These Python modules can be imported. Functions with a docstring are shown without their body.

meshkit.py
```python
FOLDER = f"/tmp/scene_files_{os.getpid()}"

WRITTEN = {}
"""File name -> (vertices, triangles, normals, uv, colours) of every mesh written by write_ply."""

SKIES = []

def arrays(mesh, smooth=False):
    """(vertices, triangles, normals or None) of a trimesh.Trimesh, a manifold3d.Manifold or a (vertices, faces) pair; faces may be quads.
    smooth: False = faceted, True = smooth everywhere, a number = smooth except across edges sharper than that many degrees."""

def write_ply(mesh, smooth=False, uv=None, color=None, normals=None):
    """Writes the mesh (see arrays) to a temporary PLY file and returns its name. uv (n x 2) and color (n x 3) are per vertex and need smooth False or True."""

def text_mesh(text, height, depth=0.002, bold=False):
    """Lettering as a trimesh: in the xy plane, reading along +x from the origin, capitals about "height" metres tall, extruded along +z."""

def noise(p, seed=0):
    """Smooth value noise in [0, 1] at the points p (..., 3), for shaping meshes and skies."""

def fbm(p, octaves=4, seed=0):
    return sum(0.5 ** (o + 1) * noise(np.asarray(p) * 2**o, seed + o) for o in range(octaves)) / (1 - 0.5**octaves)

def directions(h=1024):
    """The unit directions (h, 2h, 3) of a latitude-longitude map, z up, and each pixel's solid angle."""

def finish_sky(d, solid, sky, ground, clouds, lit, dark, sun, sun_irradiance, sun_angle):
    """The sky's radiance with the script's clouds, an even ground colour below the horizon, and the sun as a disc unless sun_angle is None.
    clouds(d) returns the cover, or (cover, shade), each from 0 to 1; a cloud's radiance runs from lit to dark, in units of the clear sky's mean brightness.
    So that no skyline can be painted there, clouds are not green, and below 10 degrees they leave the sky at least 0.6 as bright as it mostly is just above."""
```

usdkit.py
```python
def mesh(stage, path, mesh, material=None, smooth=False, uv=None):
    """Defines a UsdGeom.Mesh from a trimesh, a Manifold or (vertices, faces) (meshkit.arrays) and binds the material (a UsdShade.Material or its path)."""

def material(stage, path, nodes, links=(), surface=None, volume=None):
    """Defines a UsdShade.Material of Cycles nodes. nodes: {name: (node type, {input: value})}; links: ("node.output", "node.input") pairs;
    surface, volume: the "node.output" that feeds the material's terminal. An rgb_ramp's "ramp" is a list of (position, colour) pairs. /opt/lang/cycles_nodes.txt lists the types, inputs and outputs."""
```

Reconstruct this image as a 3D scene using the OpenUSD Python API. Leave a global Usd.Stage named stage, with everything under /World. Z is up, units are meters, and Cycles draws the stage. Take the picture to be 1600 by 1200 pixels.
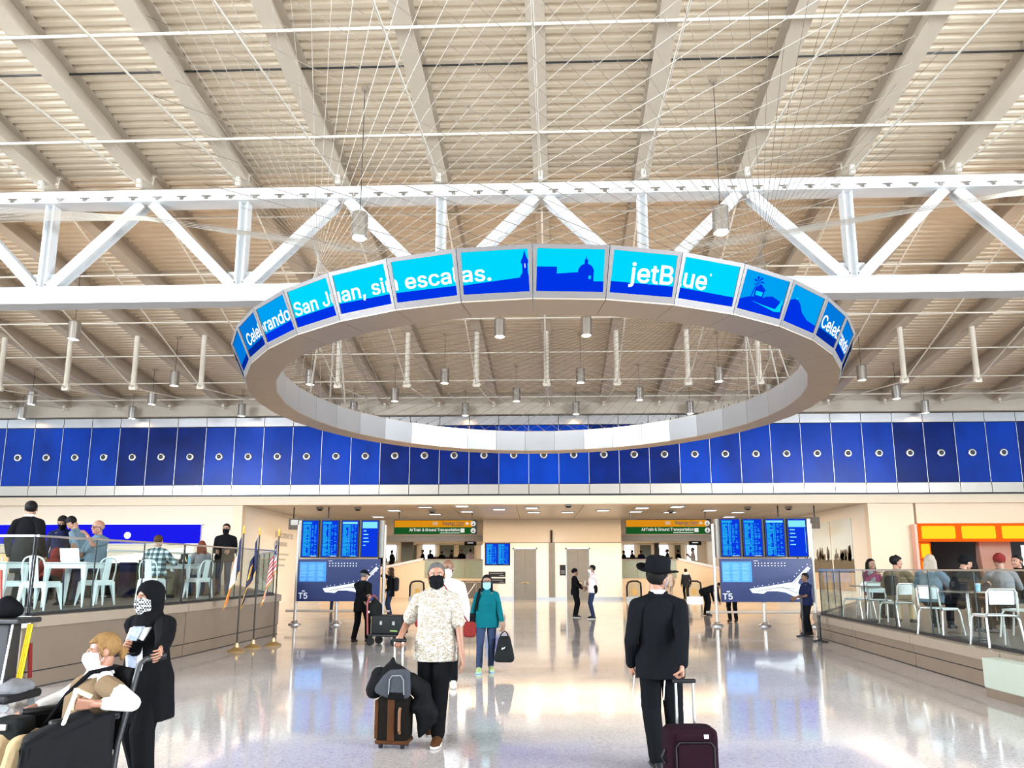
import math, random
import numpy as np, trimesh, manifold3d as m3
import usdkit, meshkit
from pxr import Usd, UsdGeom, UsdLux, UsdShade, Sdf, Gf
from shapely.geometry import Polygon
PI = math.pi
stage = Usd.Stage.CreateInMemory()
UsdGeom.SetStageUpAxis(stage, 'Z'); UsdGeom.SetStageMetersPerUnit(stage, 1.0)
UsdGeom.Xform.Define(stage, '/World'); UsdGeom.Scope.Define(stage, '/World/Looks')

# ---------------------------------------------------------------- camera
F, CX, CY, PITCH, YAW, EYE = 1050.0, 800.0, 723.5, math.radians(9.01), math.radians(1.9), 1.64
cam = UsdGeom.Camera.Define(stage, '/World/camera')
cam.CreateHorizontalApertureAttr(36.0); cam.CreateVerticalApertureAttr(27.0)
cam.CreateFocalLengthAttr(36.0 * F / 1600)
cam.CreateVerticalApertureOffsetAttr((CY - 600) / 1600 * 36.0)
cam.CreateClippingRangeAttr(Gf.Vec2f(0.05, 500))
cam.CreateExposureAttr(0.0)
_x = UsdGeom.Xformable(cam)
_x.AddTranslateOp().Set(Gf.Vec3d(0, 0, EYE))
_x.AddRotateZOp().Set(math.degrees(YAW)); _x.AddRotateXOp().Set(90 + math.degrees(PITCH))
FW = np.array([-math.sin(YAW) * math.cos(PITCH), math.cos(YAW) * math.cos(PITCH), math.sin(PITCH)])
RT = np.array([math.cos(YAW), math.sin(YAW), 0.0]); UP = np.cross(RT, FW); EP = np.array([0, 0, EYE])
def ray(px, py): return FW + RT * (px - CX) / F - UP * (py - CY) / F
def atY(px, py, Y):
    d = ray(px, py); return EP + d * Y / d[1]
def atZ(px, py, z=0.0):
    d = ray(px, py); return EP + d * (z - EYE) / d[2]

# ---------------------------------------------------------------- sky and the hall's large lights, plus an added roof fill
dome = UsdLux.DomeLight.Define(stage, '/World/sky_light'); dome.CreateIntensityAttr(1.0); dome.CreateColorAttr(Gf.Vec3f(.75, .88, 1.0))
def rect_light(name, loc, rot, w, h, inten, col):
    l = UsdLux.RectLight.Define(stage, '/World/' + name)
    l.CreateWidthAttr(w); l.CreateHeightAttr(h); l.CreateIntensityAttr(inten); l.CreateColorAttr(Gf.Vec3f(*col))
    x = UsdGeom.Xformable(l); x.AddTranslateOp().Set(Gf.Vec3d(*loc)); x.AddRotateXYZOp().Set(Gf.Vec3f(*rot))
DAY = (.80, .90, 1.0); WARM = (1.0, .69, .39)
rect_light('rear_daylight', (-.5, -16.4, 6.3), (-90, 0, 0), 50, 11, 2.4, DAY)
rect_light('left_daylight', (-27.4, -6.5, 7.8), (0, -90, 0), 5, 17, 84.0, DAY)
rect_light('right_daylight', (26.4, -6.5, 7.8), (0, 90, 0), 5, 17, 84.0, DAY)
rect_light('added_roof_fill', (-.5, 15.25, 8.35), (126, 0, 0), 50, .16, 12.0, (1.0, .62, .30))  # added warm fill hidden behind the chord, tints the far roof
rect_light('passage_light', (.7, 33.5, 4.35), (0, 0, 0), 24, 7, 2.7, WARM)
rect_light('left_deck_light', (-18, 25.0, 4.75), (0, 0, 0), 14, 4.0, 2.1, WARM)
rect_light('right_deck_light', (18.5, 25.0, 4.75), (0, 0, 0), 14, 4.0, 2.1, WARM)
rect_light('upper_hall_light', (.7, 50, 4.45), (0, 0, 0), 24, 8, 1.5, WARM)
# ---------------------------------------------------------------- helpers
MATS, COUNT, BASE = {}, {}, {}
def mt(name, col, rough=.5, metal=0.0, var=.05, scale=6.0, bump=0.0, bscale=40.0, spec=.5, stretch=None, coat=0.0, col2=None):
    if name in MATS: return MATS[name]
    c = np.array(col, float); a = np.clip(c * (1 - var), 0, 1); b = np.clip(c * (1 + var), 0, 1) if col2 is None else np.array(col2)
    n = {'g': ('geometry', {}), 'm': ('mapping', {'scale': stretch or (1, 1, 1)}), 't': ('noise_texture', {'scale': scale, 'detail': 3.0}),
         'x': ('mix_color', {'a': tuple(a), 'b': tuple(b)}), 'p': ('principled_bsdf', {'roughness': rough, 'metallic': metal, 'specular_ior_level': spec, 'coat_weight': coat, 'coat_roughness': .06})}
    l = [('g.position', 'm.vector'), ('m.vector', 't.vector'), ('t.fac', 'x.fac'), ('x.result', 'p.base_color')]
    if bump:
        n['t2'] = ('noise_texture', {'scale': bscale, 'detail': 2.0}); n['b'] = ('bump', {'strength': bump, 'distance': .01})
        l += [('m.vector', 't2.vector'), ('t2.fac', 'b.height'), ('b.normal', 'p.normal')]
    MATS[name] = usdkit.material(stage, '/World/Looks/' + name, n, l, surface='p.BSDF'); return MATS[name]
def em(name, col, s):
    if name not in MATS: MATS[name] = usdkit.material(stage, '/World/Looks/' + name, {'e': ('emission', {'color': col, 'strength': s})}, [], surface='e.emission')
    return MATS[name]
def pane(name, tint, refl=1.5):
    MATS[name] = usdkit.material(stage, '/World/Looks/' + name, {'f': ('fresnel', {'IOR': refl}), 'ge': ('geometry', {}), 'iv': ('math', {'math_type': 'subtract', 'value1': 1.0}), 'mu': ('math', {'math_type': 'multiply'}), 't': ('transparent_bsdf', {'color': tint}), 'g': ('glossy_bsdf', {'color': (.9, .9, .9), 'roughness': .02}), 'x': ('mix_closure', {})},
                                 [('ge.backfacing', 'iv.value2'), ('f.fac', 'mu.value1'), ('iv.value', 'mu.value2'), ('mu.value', 'x.fac'), ('t.BSDF', 'x.closure1'), ('g.BSDF', 'x.closure2')], surface='x.closure'); return MATS[name]
def numbered(parent, name):
    k = COUNT.get((parent, name), 0); COUNT[(parent, name)] = k + 1
    return name if k == 0 else '%s_%03d' % (name, k)
def thing(name, label=None, cat_=None, loc=(0, 0, 0), rz=0.0, group=None, kind=None):
    p = '/World/' + numbered('/World', name)
    x = UsdGeom.Xform.Define(stage, p); x.AddTranslateOp().Set(Gf.Vec3d(*map(float, loc))); x.AddRotateZOp().Set(math.degrees(rz))
    BASE[p] = (np.array(loc, float), rz); tag(p, label, cat_, group, kind); return p
def tag(p, label=None, cat_=None, group=None, kind=None):
    pr = stage.GetPrimAtPath(p)
    for k, v in (('label', label), ('category', cat_), ('group', group), ('kind', kind)):
        if v: pr.SetCustomDataByKey(k, v)
def cat(ms):
    ms = [T(m) for m in ms]
    return trimesh.util.concatenate(ms) if len(ms) > 1 else ms[0]
def T(m):
    if isinstance(m, m3.Manifold):
        q = m.to_mesh(); return trimesh.Trimesh(np.array(q.vert_properties[:, :3], float), np.array(q.tri_verts), process=False)
    if isinstance(m, (list,)): return cat(m)
    if isinstance(m, tuple):
        v, f, _ = meshkit.arrays(m); return trimesh.Trimesh(v, f, process=False)
    return m
def obj(parent, name, m, material, smooth=False, label=None, local=False, kind=None):
    """one Mesh part under parent; m is in world coordinates unless local"""
    m = T(m).copy(); root = '/' + '/'.join(parent.split('/')[1:3])
    if not local and root in BASE:
        b, rz = BASE[root]; v = m.vertices - b; c, s = math.cos(-rz), math.sin(-rz)
        m.vertices = np.stack([v[:, 0] * c - v[:, 1] * s, v[:, 0] * s + v[:, 1] * c, v[:, 2]], 1)
    p = parent + '/' + numbered(parent, name)
    usdkit.mesh(stage, p, m, MATS[material] if isinstance(material, str) else material, smooth=smooth)
    if label or kind: tag(p, label, None, None, kind)
    return p
def dup(src, loc, rz=0.0, label=None, group=None):
    name = src.split('/')[-1]
    p = '/World/' + numbered('/World', name.rstrip('0123456789').rstrip('_') if name[-3:].isdigit() else name)
    x = UsdGeom.Xform.Define(stage, p); pr = x.GetPrim(); pr.GetReferences().AddInternalReference(src); pr.SetInstanceable(True)
    pr.GetAttribute('xformOp:translate').Set(Gf.Vec3d(*map(float, loc))); pr.GetAttribute('xformOp:rotateZ').Set(math.degrees(rz))
    BASE[p] = (np.array(loc, float), rz); tag(p, label, None, group); return p
# shapes
def B(x0, x1, y0, y1, z0, z1):
    m = trimesh.creation.box((abs(x1 - x0), abs(y1 - y0), abs(z1 - z0))); m.apply_translation(((x0 + x1) / 2, (y0 + y1) / 2, (z0 + z1) / 2)); return m
def unit(v):
    v = np.asarray(v, float); return v / (np.linalg.norm(v) + 1e-12)
def frame(d, up=(0, 0, 1)):
    d = unit(d); a = np.cross(d, up)
    if np.linalg.norm(a) < 1e-3: a = np.cross(d, (1, 0, 0))
    a = unit(a); return d, a, np.cross(a, d)
def bar(p, q, w, h, up=(0, 0, 1)):
    """box from p to q, w wide (sideways) and h high (towards up)"""
    p, q = np.asarray(p, float), np.asarray(q, float); d, a, u = frame(q - p, up)
    v = [o + sa * a * w / 2 + su * u * h / 2 for o in (p, q) for sa, su in ((-1, -1), (1, -1), (1, 1), (-1, 1))]
    return (np.array(v), np.array([[0, 1, 2, 3], [7, 6, 5, 4], [0, 4, 5, 1], [1, 5, 6, 2], [2, 6, 7, 3], [3, 7, 4, 0]])[:, ::-1])
def ibeam(p, q, w, h, t=.03, up=(0, 0, 1)):
    p, q = np.asarray(p, float), np.asarray(q, float); d, a, u = frame(q - p, up)
    return [bar(p + u * (h / 2 - t / 2), q + u * (h / 2 - t / 2), w, t, up), bar(p - u * (h / 2 - t / 2), q - u * (h / 2 - t / 2), w, t, up), bar(p, q, t, h - 2 * t, up)]
def tube(pts, r, n=8, closed=False):
    p = np.asarray(pts, float); k = len(p); r = np.broadcast_to(r, (k,))
    t = np.gradient(p, axis=0) if not closed else np.roll(p, -1, 0) - np.roll(p, 1, 0)
    t = t / (np.linalg.norm(t, axis=1, keepdims=True) + 1e-12); a = frame(t[0])[1]; vs = []
    for i in range(k):
        a = unit(a - t[i] * (a @ t[i])); b = np.cross(t[i], a)
        for j in range(n):
            g = 2 * PI * j / n; vs.append(p[i] + r[i] * (math.cos(g) * a + math.sin(g) * b))
    f = []
    for i in range(k if closed else k - 1):
        for j in range(n):
            i2, j2 = (i + 1) % k, (j + 1) % n; q = (i * n + j, i * n + j2, i2 * n + j2, i2 * n + j); f += [(q[0], q[1], q[2]), (q[0], q[2], q[3])]
    if not closed:
        for j in range(1, n - 1): f += [(0, j + 1, j), ((k - 1) * n, (k - 1) * n + j, (k - 1) * n + j + 1)]
    return trimesh.Trimesh(np.array(vs), np.array(f), process=False)
def lathe(prof, n=24, loc=(0, 0, 0)):
    pr = np.asarray(prof, float); k = len(pr); v = []; f = []
    for r, z in pr:
        for j in range(n): v.append((r * math.cos(2 * PI * j / n), r * math.sin(2 * PI * j / n), z))
    for i in range(k - 1):
        for j in range(n):
            a, b, c, d = i * n + j, i * n + (j + 1) % n, (i + 1) * n + (j + 1) % n, (i + 1) * n + j; f += [(a, b, c), (a, c, d)]
    v = np.array(v + [(0, 0, pr[0][1]), (0, 0, pr[-1][1])]); e = len(v)
    for j in range(n): f += [(e - 2, (j + 1) % n, j), (e - 1, (k - 1) * n + j, (k - 1) * n + (j + 1) % n)]
    return trimesh.Trimesh(v + np.asarray(loc, float), np.array(f), process=False)
def plane_poly(poly, o, r, u, depth):
    """2-D outline (list of (x, y)) extruded: o + x r + y u, thickness depth along r x u (towards the front)"""
    g = poly if isinstance(poly, Polygon) else Polygon(poly)
    m = trimesh.creation.extrude_polygon(g, depth, engine='earcut'); return place(m, o, r, u)
def place(m, o, r, u):
    o, r, u = np.asarray(o, float), np.asarray(r, float), np.asarray(u, float); n = np.cross(r, u); m = m.copy()
    v = m.vertices; m.vertices = o + v[:, :1] * r + v[:, 1:2] * u + v[:, 2:] * n; return m
def text(s, h, o, r=(1, 0, 0), u=(0, 0, 1), bold=True, depth=.003, width=None):
    m = meshkit.text_mesh(s, h, depth, bold)
    if width: m.vertices[:, 0] *= width / m.bounds[1][0]
    return place(m, o, r, u)
_SPH = {}
def sph(c, r, n=12):
    if n not in _SPH: _SPH[n] = m3.Manifold.sphere(1.0, n)
    r = (r, r, r) if np.ndim(r) == 0 else r
    return _SPH[n].scale(tuple(map(float, r))).translate(tuple(map(float, c)))
def hullm(ms): return m3.Manifold.batch_hull(ms)
def cap(a, b, ra, rb, n=12): return hullm([sph(a, ra, n), sph(b, rb, n)])
def rbox(x0, x1, y0, y1, z0, z1, r, n=8):
    return hullm([sph((x, y, z), r, n) for x in (x0 + r, x1 - r) for y in (y0 + r, y1 - r) for z in (z0 + r, z1 - r)])
def rot(m, ang, axis='z', about=(0, 0, 0)):
    ax = {'x': (1, 0, 0), 'y': (0, 1, 0), 'z': (0, 0, 1)}[axis]; m = T(m).copy(); m.apply_transform(trimesh.transformations.rotation_matrix(ang, ax, about)); return m
def mv(m, d):
    m = T(m).copy(); m.apply_translation(d); return m

# ---------------------------------------------------------------- materials
mt('roof_paint', (.48, .405, .315), .55, var=.05, scale=3); mt('deck_paint', (.73, .62, .47), .5, var=.06, scale=4)
mt('truss_white', (.62, .63, .63), .45, var=.03); mt('pipe_white', (.62, .57, .48), .45)
mt('alu_frame', (.20, .185, .18), .45, .5, var=.05, scale=3); mt('alu', (.46, .38, .30), .40, .6, var=.05, scale=3, stretch=(1, 1, 12)); mt('alu_light', (.46, .46, .47), .4, .6, var=.04, scale=2)  # same ring aluminium twice: frame darkened against strong light, soffit warmed like reflected light
mt('steel', (.55, .54, .52), .25, .95, var=.06, scale=5); mt('dark_metal', (.03, .03, .032), .45, .3); mt('black_plastic', (.010, .010, .011), .5, spec=.25)
mt('cable_dark', (.17, .135, .10), .5, .3); mt('cable_light', (.46, .42, .36), .4, .5)
mt('blue_panel', (.000, .036, .34), .3, .0, var=.65, scale=.9, stretch=(1, 1, .5), spec=.10); mt('blue_panel_dark', (.000, .013, .14), .3, .0, var=.8, scale=.9, spec=.10)
mt('cream', (.72, .62, .48), .6, var=.02); mt('cream_light', (.70, .64, .55), .6, var=.02); mt('white_wall', (.78, .74, .67), .6, var=.02)
mt('panel_metal', (.46, .42, .37), .38, .55, var=.06, scale=1.2); mt('stone_clad', (.20, .15, .11), .35, .15, var=.10, scale=2.5); mt('cap_stone', (.30, .235, .175), .4, var=.06)
mt('white_stone', (.8, .76, .73), .5); mt('taupe', (.50, .44, .36), .5, var=.05); mt('corrridor_orange', (.82, .60, .38), .5, var=.04)
mt('deck_floor', (.16, .14, .12), .5, var=.2); mt('dark', (.02, .018, .017), .6); mt('brown_dark', (.10, .075, .055), .6, var=.2)
mt('white_metal', (.80, .86, .86), .35, .1); mt('grey', (.25, .25, .25), .6); mt('brass', (.75, .55, .25), .3, .9)
mt('elevator_steel', (.20, .17, .13), .38, .7, var=.15, scale=1.5, stretch=(1, 1, 4))
pane('rail_glass', (.86, .90, .89)); pane('window_glass', (.95, .97, .98))
def terrazzo():
    n = {'g': ('geometry', {}), 'v': ('voronoi_texture', {'scale': 60.0}), 'r': ('rgb_ramp', {'ramp': [(0, (.58, .55, .55)), (.45, (.60, .57, .56)), (.62, (.66, .63, .62)), (.8, (.53, .50, .50)), (.9, (.45, .43, .43)), (1, (.56, .54, .53))], 'interpolate': False}), 's': ('separate_color', {}),
         'n': ('noise_texture', {'scale': .35, 'detail': 2.0}), 'x': ('mix_color', {'blend_type': 'multiply', 'fac': 1.0}), 'r2': ('rgb_ramp', {'ramp': [(.3, (.92, .90, .90)), (.7, (1, 1, 1))]}),
         'n2': ('noise_texture', {'scale': 1.3, 'detail': 3.0}), 'r3': ('map_range', {'from_min': .3, 'from_max': .7, 'to_min': .06, 'to_max': .14, 'clamp': True}), 'p': ('principled_bsdf', {'specular_ior_level': .6, 'coat_weight': .35, 'coat_roughness': .05})}
    l = [('g.position', 'v.vector'), ('v.color', 's.color'), ('s.r', 'r.fac'), ('g.position', 'n.vector'), ('n.fac', 'r2.fac'), ('r.color', 'x.a'), ('r2.color', 'x.b'), ('x.result', 'p.base_color'), ('g.position', 'n2.vector'), ('n2.fac', 'r3.value'), ('r3.result', 'p.roughness')]
    MATS['terrazzo'] = usdkit.material(stage, '/World/Looks/terrazzo', n, l, surface='p.BSDF')
terrazzo(); mt('floor_grey', (.36, .35, .34), .12, var=.08, scale=30, coat=.3)

# ---------------------------------------------------------------- floor and outer walls
S = lambda name: thing(name, kind='structure')
fl = S('floor'); obj(fl, 'terrazzo_slab', B(-28, 28, -16, 34.6, -.2, 0), 'terrazzo'); obj(fl, 'grey_border', B(-12.65, 14.03, 34.6, 44, -.2, 0), 'floor_grey')
XL, XR, YB, YF = -27.0, 26.0, -16.0, 28.7
def window_wall(name, n_, a, b, z0, z1, zt, inward):
    """a wall from a to b with one long window; a thing for the wall, one for the window"""
    a, b = np.array(a, float), np.array(b, float); d = unit(np.append(b - a, 0)); L = np.linalg.norm(b - a); A = np.append(a, 0)
    w = S(name); t = .3
    def seg(s0, s1, h0, h1, th=.3): return bar(A + d * s0 + (0, 0, (h0 + h1) / 2), A + d * s1 + (0, 0, (h0 + h1) / 2), th, h1 - h0)
    obj(w, 'wall_panel', seg(0, L, 0, z0), 'white_wall'); obj(w, 'wall_panel', seg(0, L, z1, zt), 'white_wall')
    obj(w, 'wall_panel', seg(0, .8, z0, z1), 'white_wall'); obj(w, 'wall_panel', seg(L - .8, L, z0, z1), 'white_wall')
    w = S('window_%d' % n_); k = int((L - 1.6) / 2.6)
    for i in range(k + 1): obj(w, 'mullion', seg(.8 + (L - 1.6) * i / k - .05, .8 + (L - 1.6) * i / k + .05, z0, z1, .16), 'alu_light')
    obj(w, 'rail', seg(.8, L - .8, (z0 + z1) / 2 - .05, (z0 + z1) / 2 + .05, .14), 'alu_light')
window_wall('wall_left', 1, (XL, YB), (XL, YF), 5.2, 10.4, 15.2, 1); window_wall('wall_right', 2, (XR, YB), (XR, YF), 5.2, 10.4, 15.2, 1); window_wall('wall_rear', 3, (XL, YB), (XR, YB), .6, 12.0, 15.2, 1)

# ---------------------------------------------------------------- roof
ZB = lambda Y: 12.80 - .1429 * Y                                   # underside of the roof beams
BX = lambda k, Y: .2 + 2.37 * k + .033 * (Y - 14.8)
KS = range(-11, 12)
ce = S('ceiling')
def deck_sheet(x0, x1, Y0, Y1, sh0, sh1):
    pitch, v, f = .205, [], []; n = int(round((Y1 - Y0) / pitch)); ys = []
    for i in range(n):
        y = Y0 + i * (Y1 - Y0) / n; p = (Y1 - Y0) / n
        ys += [(y, .0), (y + .42 * p, .0), (y + .56 * p, .075), (y + .86 * p, .075)]
    ys.append((Y1, 0.0))
    for y, dz in ys:
        z = ZB(y) + .50 + dz; s = .033 * (y - 14.8); v += [(x0 + s, y, z), (x1 + s, y, z)]
    for i in range(len(ys) - 1): f.append((2 * i, 2 * i + 2, 2 * i + 3, 2 * i + 1))
    return (np.array(v), np.array(f))
for k in list(KS)[:-1]:
    for Y0, Y1 in ((YB, -1.0), (-1.0, 14.3), (14.3, YF + .6)):
        obj(ce, 'deck_sheet', deck_sheet(.2 + 2.37 * k, .2 + 2.37 * (k + 1), Y0, Y1, 0, 0), 'deck_paint')
obj(ce, 'deck_sheet', deck_sheet(XL - .5, .2 + 2.37 * -11, YB, YF + .6, 0, 0), 'deck_paint'); obj(ce, 'deck_sheet', deck_sheet(.2 + 2.37 * 11, XR + .5, YB, YF + .6, 0, 0), 'deck_paint')
obj(ce, 'roof_cover', bar((-.5, YB - .5, ZB(YB) + 1.0), (-.5, 45, ZB(45) + 1.0), 56, .2), 'roof_paint')
for k in KS:
    for Y0, Y1, Yk in ((-15.5, -.2, -7.5), (0.0, 14.75, 7.4), (14.85, YF - .1, 22.0)):
        P = lambda Y, dz=0: (BX(k, Y), Y, ZB(Y) + dz)
        b = obj(ce, 'roof_beam', ibeam(P(Y0, .25), P(Y1, .25), .34, .50, .04), 'roof_paint')
        zk = ZB(Yk) - 1.9
        obj(b, 'king_post', [tube([P(Yk, .02), (BX(k, Yk), Yk, zk + .1)], .085, 12), bar((BX(k, Yk), Yk, zk + .22), (BX(k, Yk), Yk, zk - .02), .22, .12, (0, 1, 0)), tube([(BX(k, Yk) - .14, Yk, zk + .06), (BX(k, Yk) + .14, Yk, zk + .06)], .05, 8)], 'pipe_white')
        for ye, dz in ((Y0 + .3, -.12), (Y1 - .4, -.12)):
            obj(b, 'tension_rod', [tube([(BX(k, Yk), Yk, zk + .05), (BX(k, ye), ye, ZB(ye) + dz)], .022, 6), bar((BX(k, ye), ye, ZB(ye) + .02), (BX(k, ye), ye, ZB(ye) - .2), .1, .08, (0, 1, 0))], 'pipe_white')
for i, Y in enumerate((10.6, 13.1, 15.7, 18.2, 20.95, 23.4, 25.8, 27.5)):
    z = ZB(Y) - .05
    obj(ce, 'sprinkler_pipe', tube([(XL, Y, z), (XR, Y, z)], .028, 8), 'pipe_white')
obj(ce, 'conduit', tube([(XL, 11.9, ZB(11.9) + .44), (XR, 11.9, ZB(11.9) + .44)], .018, 6), 'dark_metal')

# ---------------------------------------------------------------- truss across the hall
tr = thing('roof_truss', 'long white steel roof truss spanning the hall above the hanging ring', 'truss', (0.2, 14.8, 7.8))
Yt = 14.8
obj(tr, 'top_chord', ibeam((XL, Yt, 10.50), (XR, Yt, 10.50), .30, .36, .035, (0, 1, 0)) + [bar((XL, Yt, 10.36), (XR, Yt, 10.36), .42, .05)], 'truss_white')
obj(tr, 'bottom_chord', [B(XL, XR, Yt - .17, Yt + .17, 7.83, 8.19), B(XL, XR, Yt - .20, Yt + .20, 8.19, 8.215), B(XL, XR, Yt - .2, Yt + .2, 7.80, 7.83)], 'truss_white')
obj(tr, 'uplight_trough', [B(XL, XR, 15.12, 15.38, 8.24, 8.27), B(XL, XR, 15.10, 15.12, 8.24, 8.33)], 'truss_white')  # added housing for the made-up roof fill light
for k in range(-11, 12):
    x = .2 + 2.37 * k
    if k % 2:
        obj(tr, 'vertical', ibeam((x, Yt, 8.2), (x, Yt, 10.34), .24, .22, .03, (1, 0, 0)), 'truss_white')
        for s in (-1, 1): obj(tr, 'diagonal', ibeam((x + s * .16, Yt, 8.22), (x + s * 2.24, Yt, 10.34), .24, .24, .03, (0, 1, 0)), 'truss_white')
        obj(tr, 'gusset_plate', plane_poly([(-.45, 0), (.45, 0), (.3, .42), (-.3, .42)], (x, Yt + .01, 8.19), (1, 0, 0), (0, 0, 1), .02), 'truss_white')
    for j in range(4):
        xc = x + (j - 1.5) * .592
        if j % 1 == 0: obj(tr, 'clip', [B(xc - .11, xc + .11, Yt - .2, Yt - .15, 10.44, 10.47), B(xc - .03, xc + .05, Yt - .22, Yt - .15, 10.36, 10.45)], 'steel')
# ---------------------------------------------------------------- end wall: blue band over the passage
wf = S('wall_front')
PX0, PW = 0.0, 1.293
seams = [.42 + (i - 20.5) * PW for i in range(43)]
rng = random.Random(4)
for i in range(len(seams) - 1):
    a, b = seams[i] + .012, seams[i + 1] - .012
    if b < XL or a > XR: continue
    a, b = max(a, XL), min(b, XR); c = (a + b) / 2
    p = obj(wf, 'blue_panel', B(a, b, YF - .06, YF + .05, 5.28, 7.84), 'blue_panel' if rng.random() < .68 else 'blue_panel_dark')
    zc = 6.53
    obj(p, 'air_nozzle', [rot(lathe([(.02, 0), (.15, 0), (.17, .02), (.15, .045), (.12, .05)], 20), PI / 2, 'x', (0, 0, 0)).apply_translation((c, YF - .06, zc)), ], 'steel')
    obj(p, 'nozzle_core', rot(lathe([(.02, .0), (.075, .0), (.10, .056), (.06, .07)], 16), PI / 2, 'x').apply_translation((c, YF - .06, zc)), 'dark_metal')
    obj(wf, 'seam_strip', B(b, b + .024, YF - .085, YF + .05, 5.28, 7.84), 'alu_light')
    obj(wf, 'lower_metal_panel', B(a, b, YF - .10, YF + .05, 4.84, 5.26), 'panel_metal')
    obj(wf, 'upper_metal_panel', B(a, b, YF - .08, YF + .05, 7.87, 8.26), 'alu_light')
obj(wf, 'backing', B(XL, XR, YF + .05, YF + .25, 4.7, 8.9), 'dark_metal')
obj(wf, 'top_fascia', B(XL, XR, YF - .3, YF + .25, 8.30, 9.3), 'taupe')
obj(wf, 'shadow_joint', B(XL, XR, YF - .04, YF + .2, 4.76, 4.84), 'dark_metal')
obj(wf, 'soffit_band', B(XL, XR, YF - .12, YF + .35, 4.40, 4.76), 'cream')
LX, RX = -12.65, 14.03
obj(wf, 'left_wing', B(XL, LX, YF, YF + .3, 0, 4.40), 'cream_light'); obj(wf, 'right_wing', B(16.0, XR, YF, YF + .3, 3.55, 4.40), 'cream'); obj(wf, 'right_wing', B(RX, 15.9, YF, YF + .3, 0, 4.40), 'cream')
obj(wf, 'wing_trim', B(LX - .42, LX + .02, YF - .03, YF + .3, 0, 4.40), 'cream'); obj(wf, 'wing_trim', B(RX - .02, RX + .42, YF - .03, YF + .3, 0, 4.40), 'cream')
# passage behind
pc = S('ceiling_passage') if False else thing('trim_1', kind='structure')
for i in range(9):
    x0 = LX + i * (RX - LX) / 9; x1 = LX + (i + 1) * (RX - LX) / 9
    for j in range(4):
        obj(pc, 'ceiling_panel', B(x0 + .01, x1 - .01, YF + .35 + j * 2.3 + .01, YF + .35 + (j + 1) * 2.3 - .01, 4.42, 4.5), 'panel_metal')
obj(pc, 'slab', B(XL, XR, YF + .3, 60, 4.5, 4.7), 'cream')
wl = S('wall_left_passage'); wl_x = LX
obj(wl, 'wall_panel', B(LX - .25, LX, YF + .3, 33.0, 0, 4.45), 'white_wall'); obj(wl, 'wall_panel', B(LX - .25, LX - .003, 33.01, 40, 0, 4.45), 'white_wall')
wr = S('wall_right_passage')
obj(wr, 'wall_panel', B(RX, RX + .25, YF + .3, 40, 0, 4.45), 'white_wall')
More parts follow.
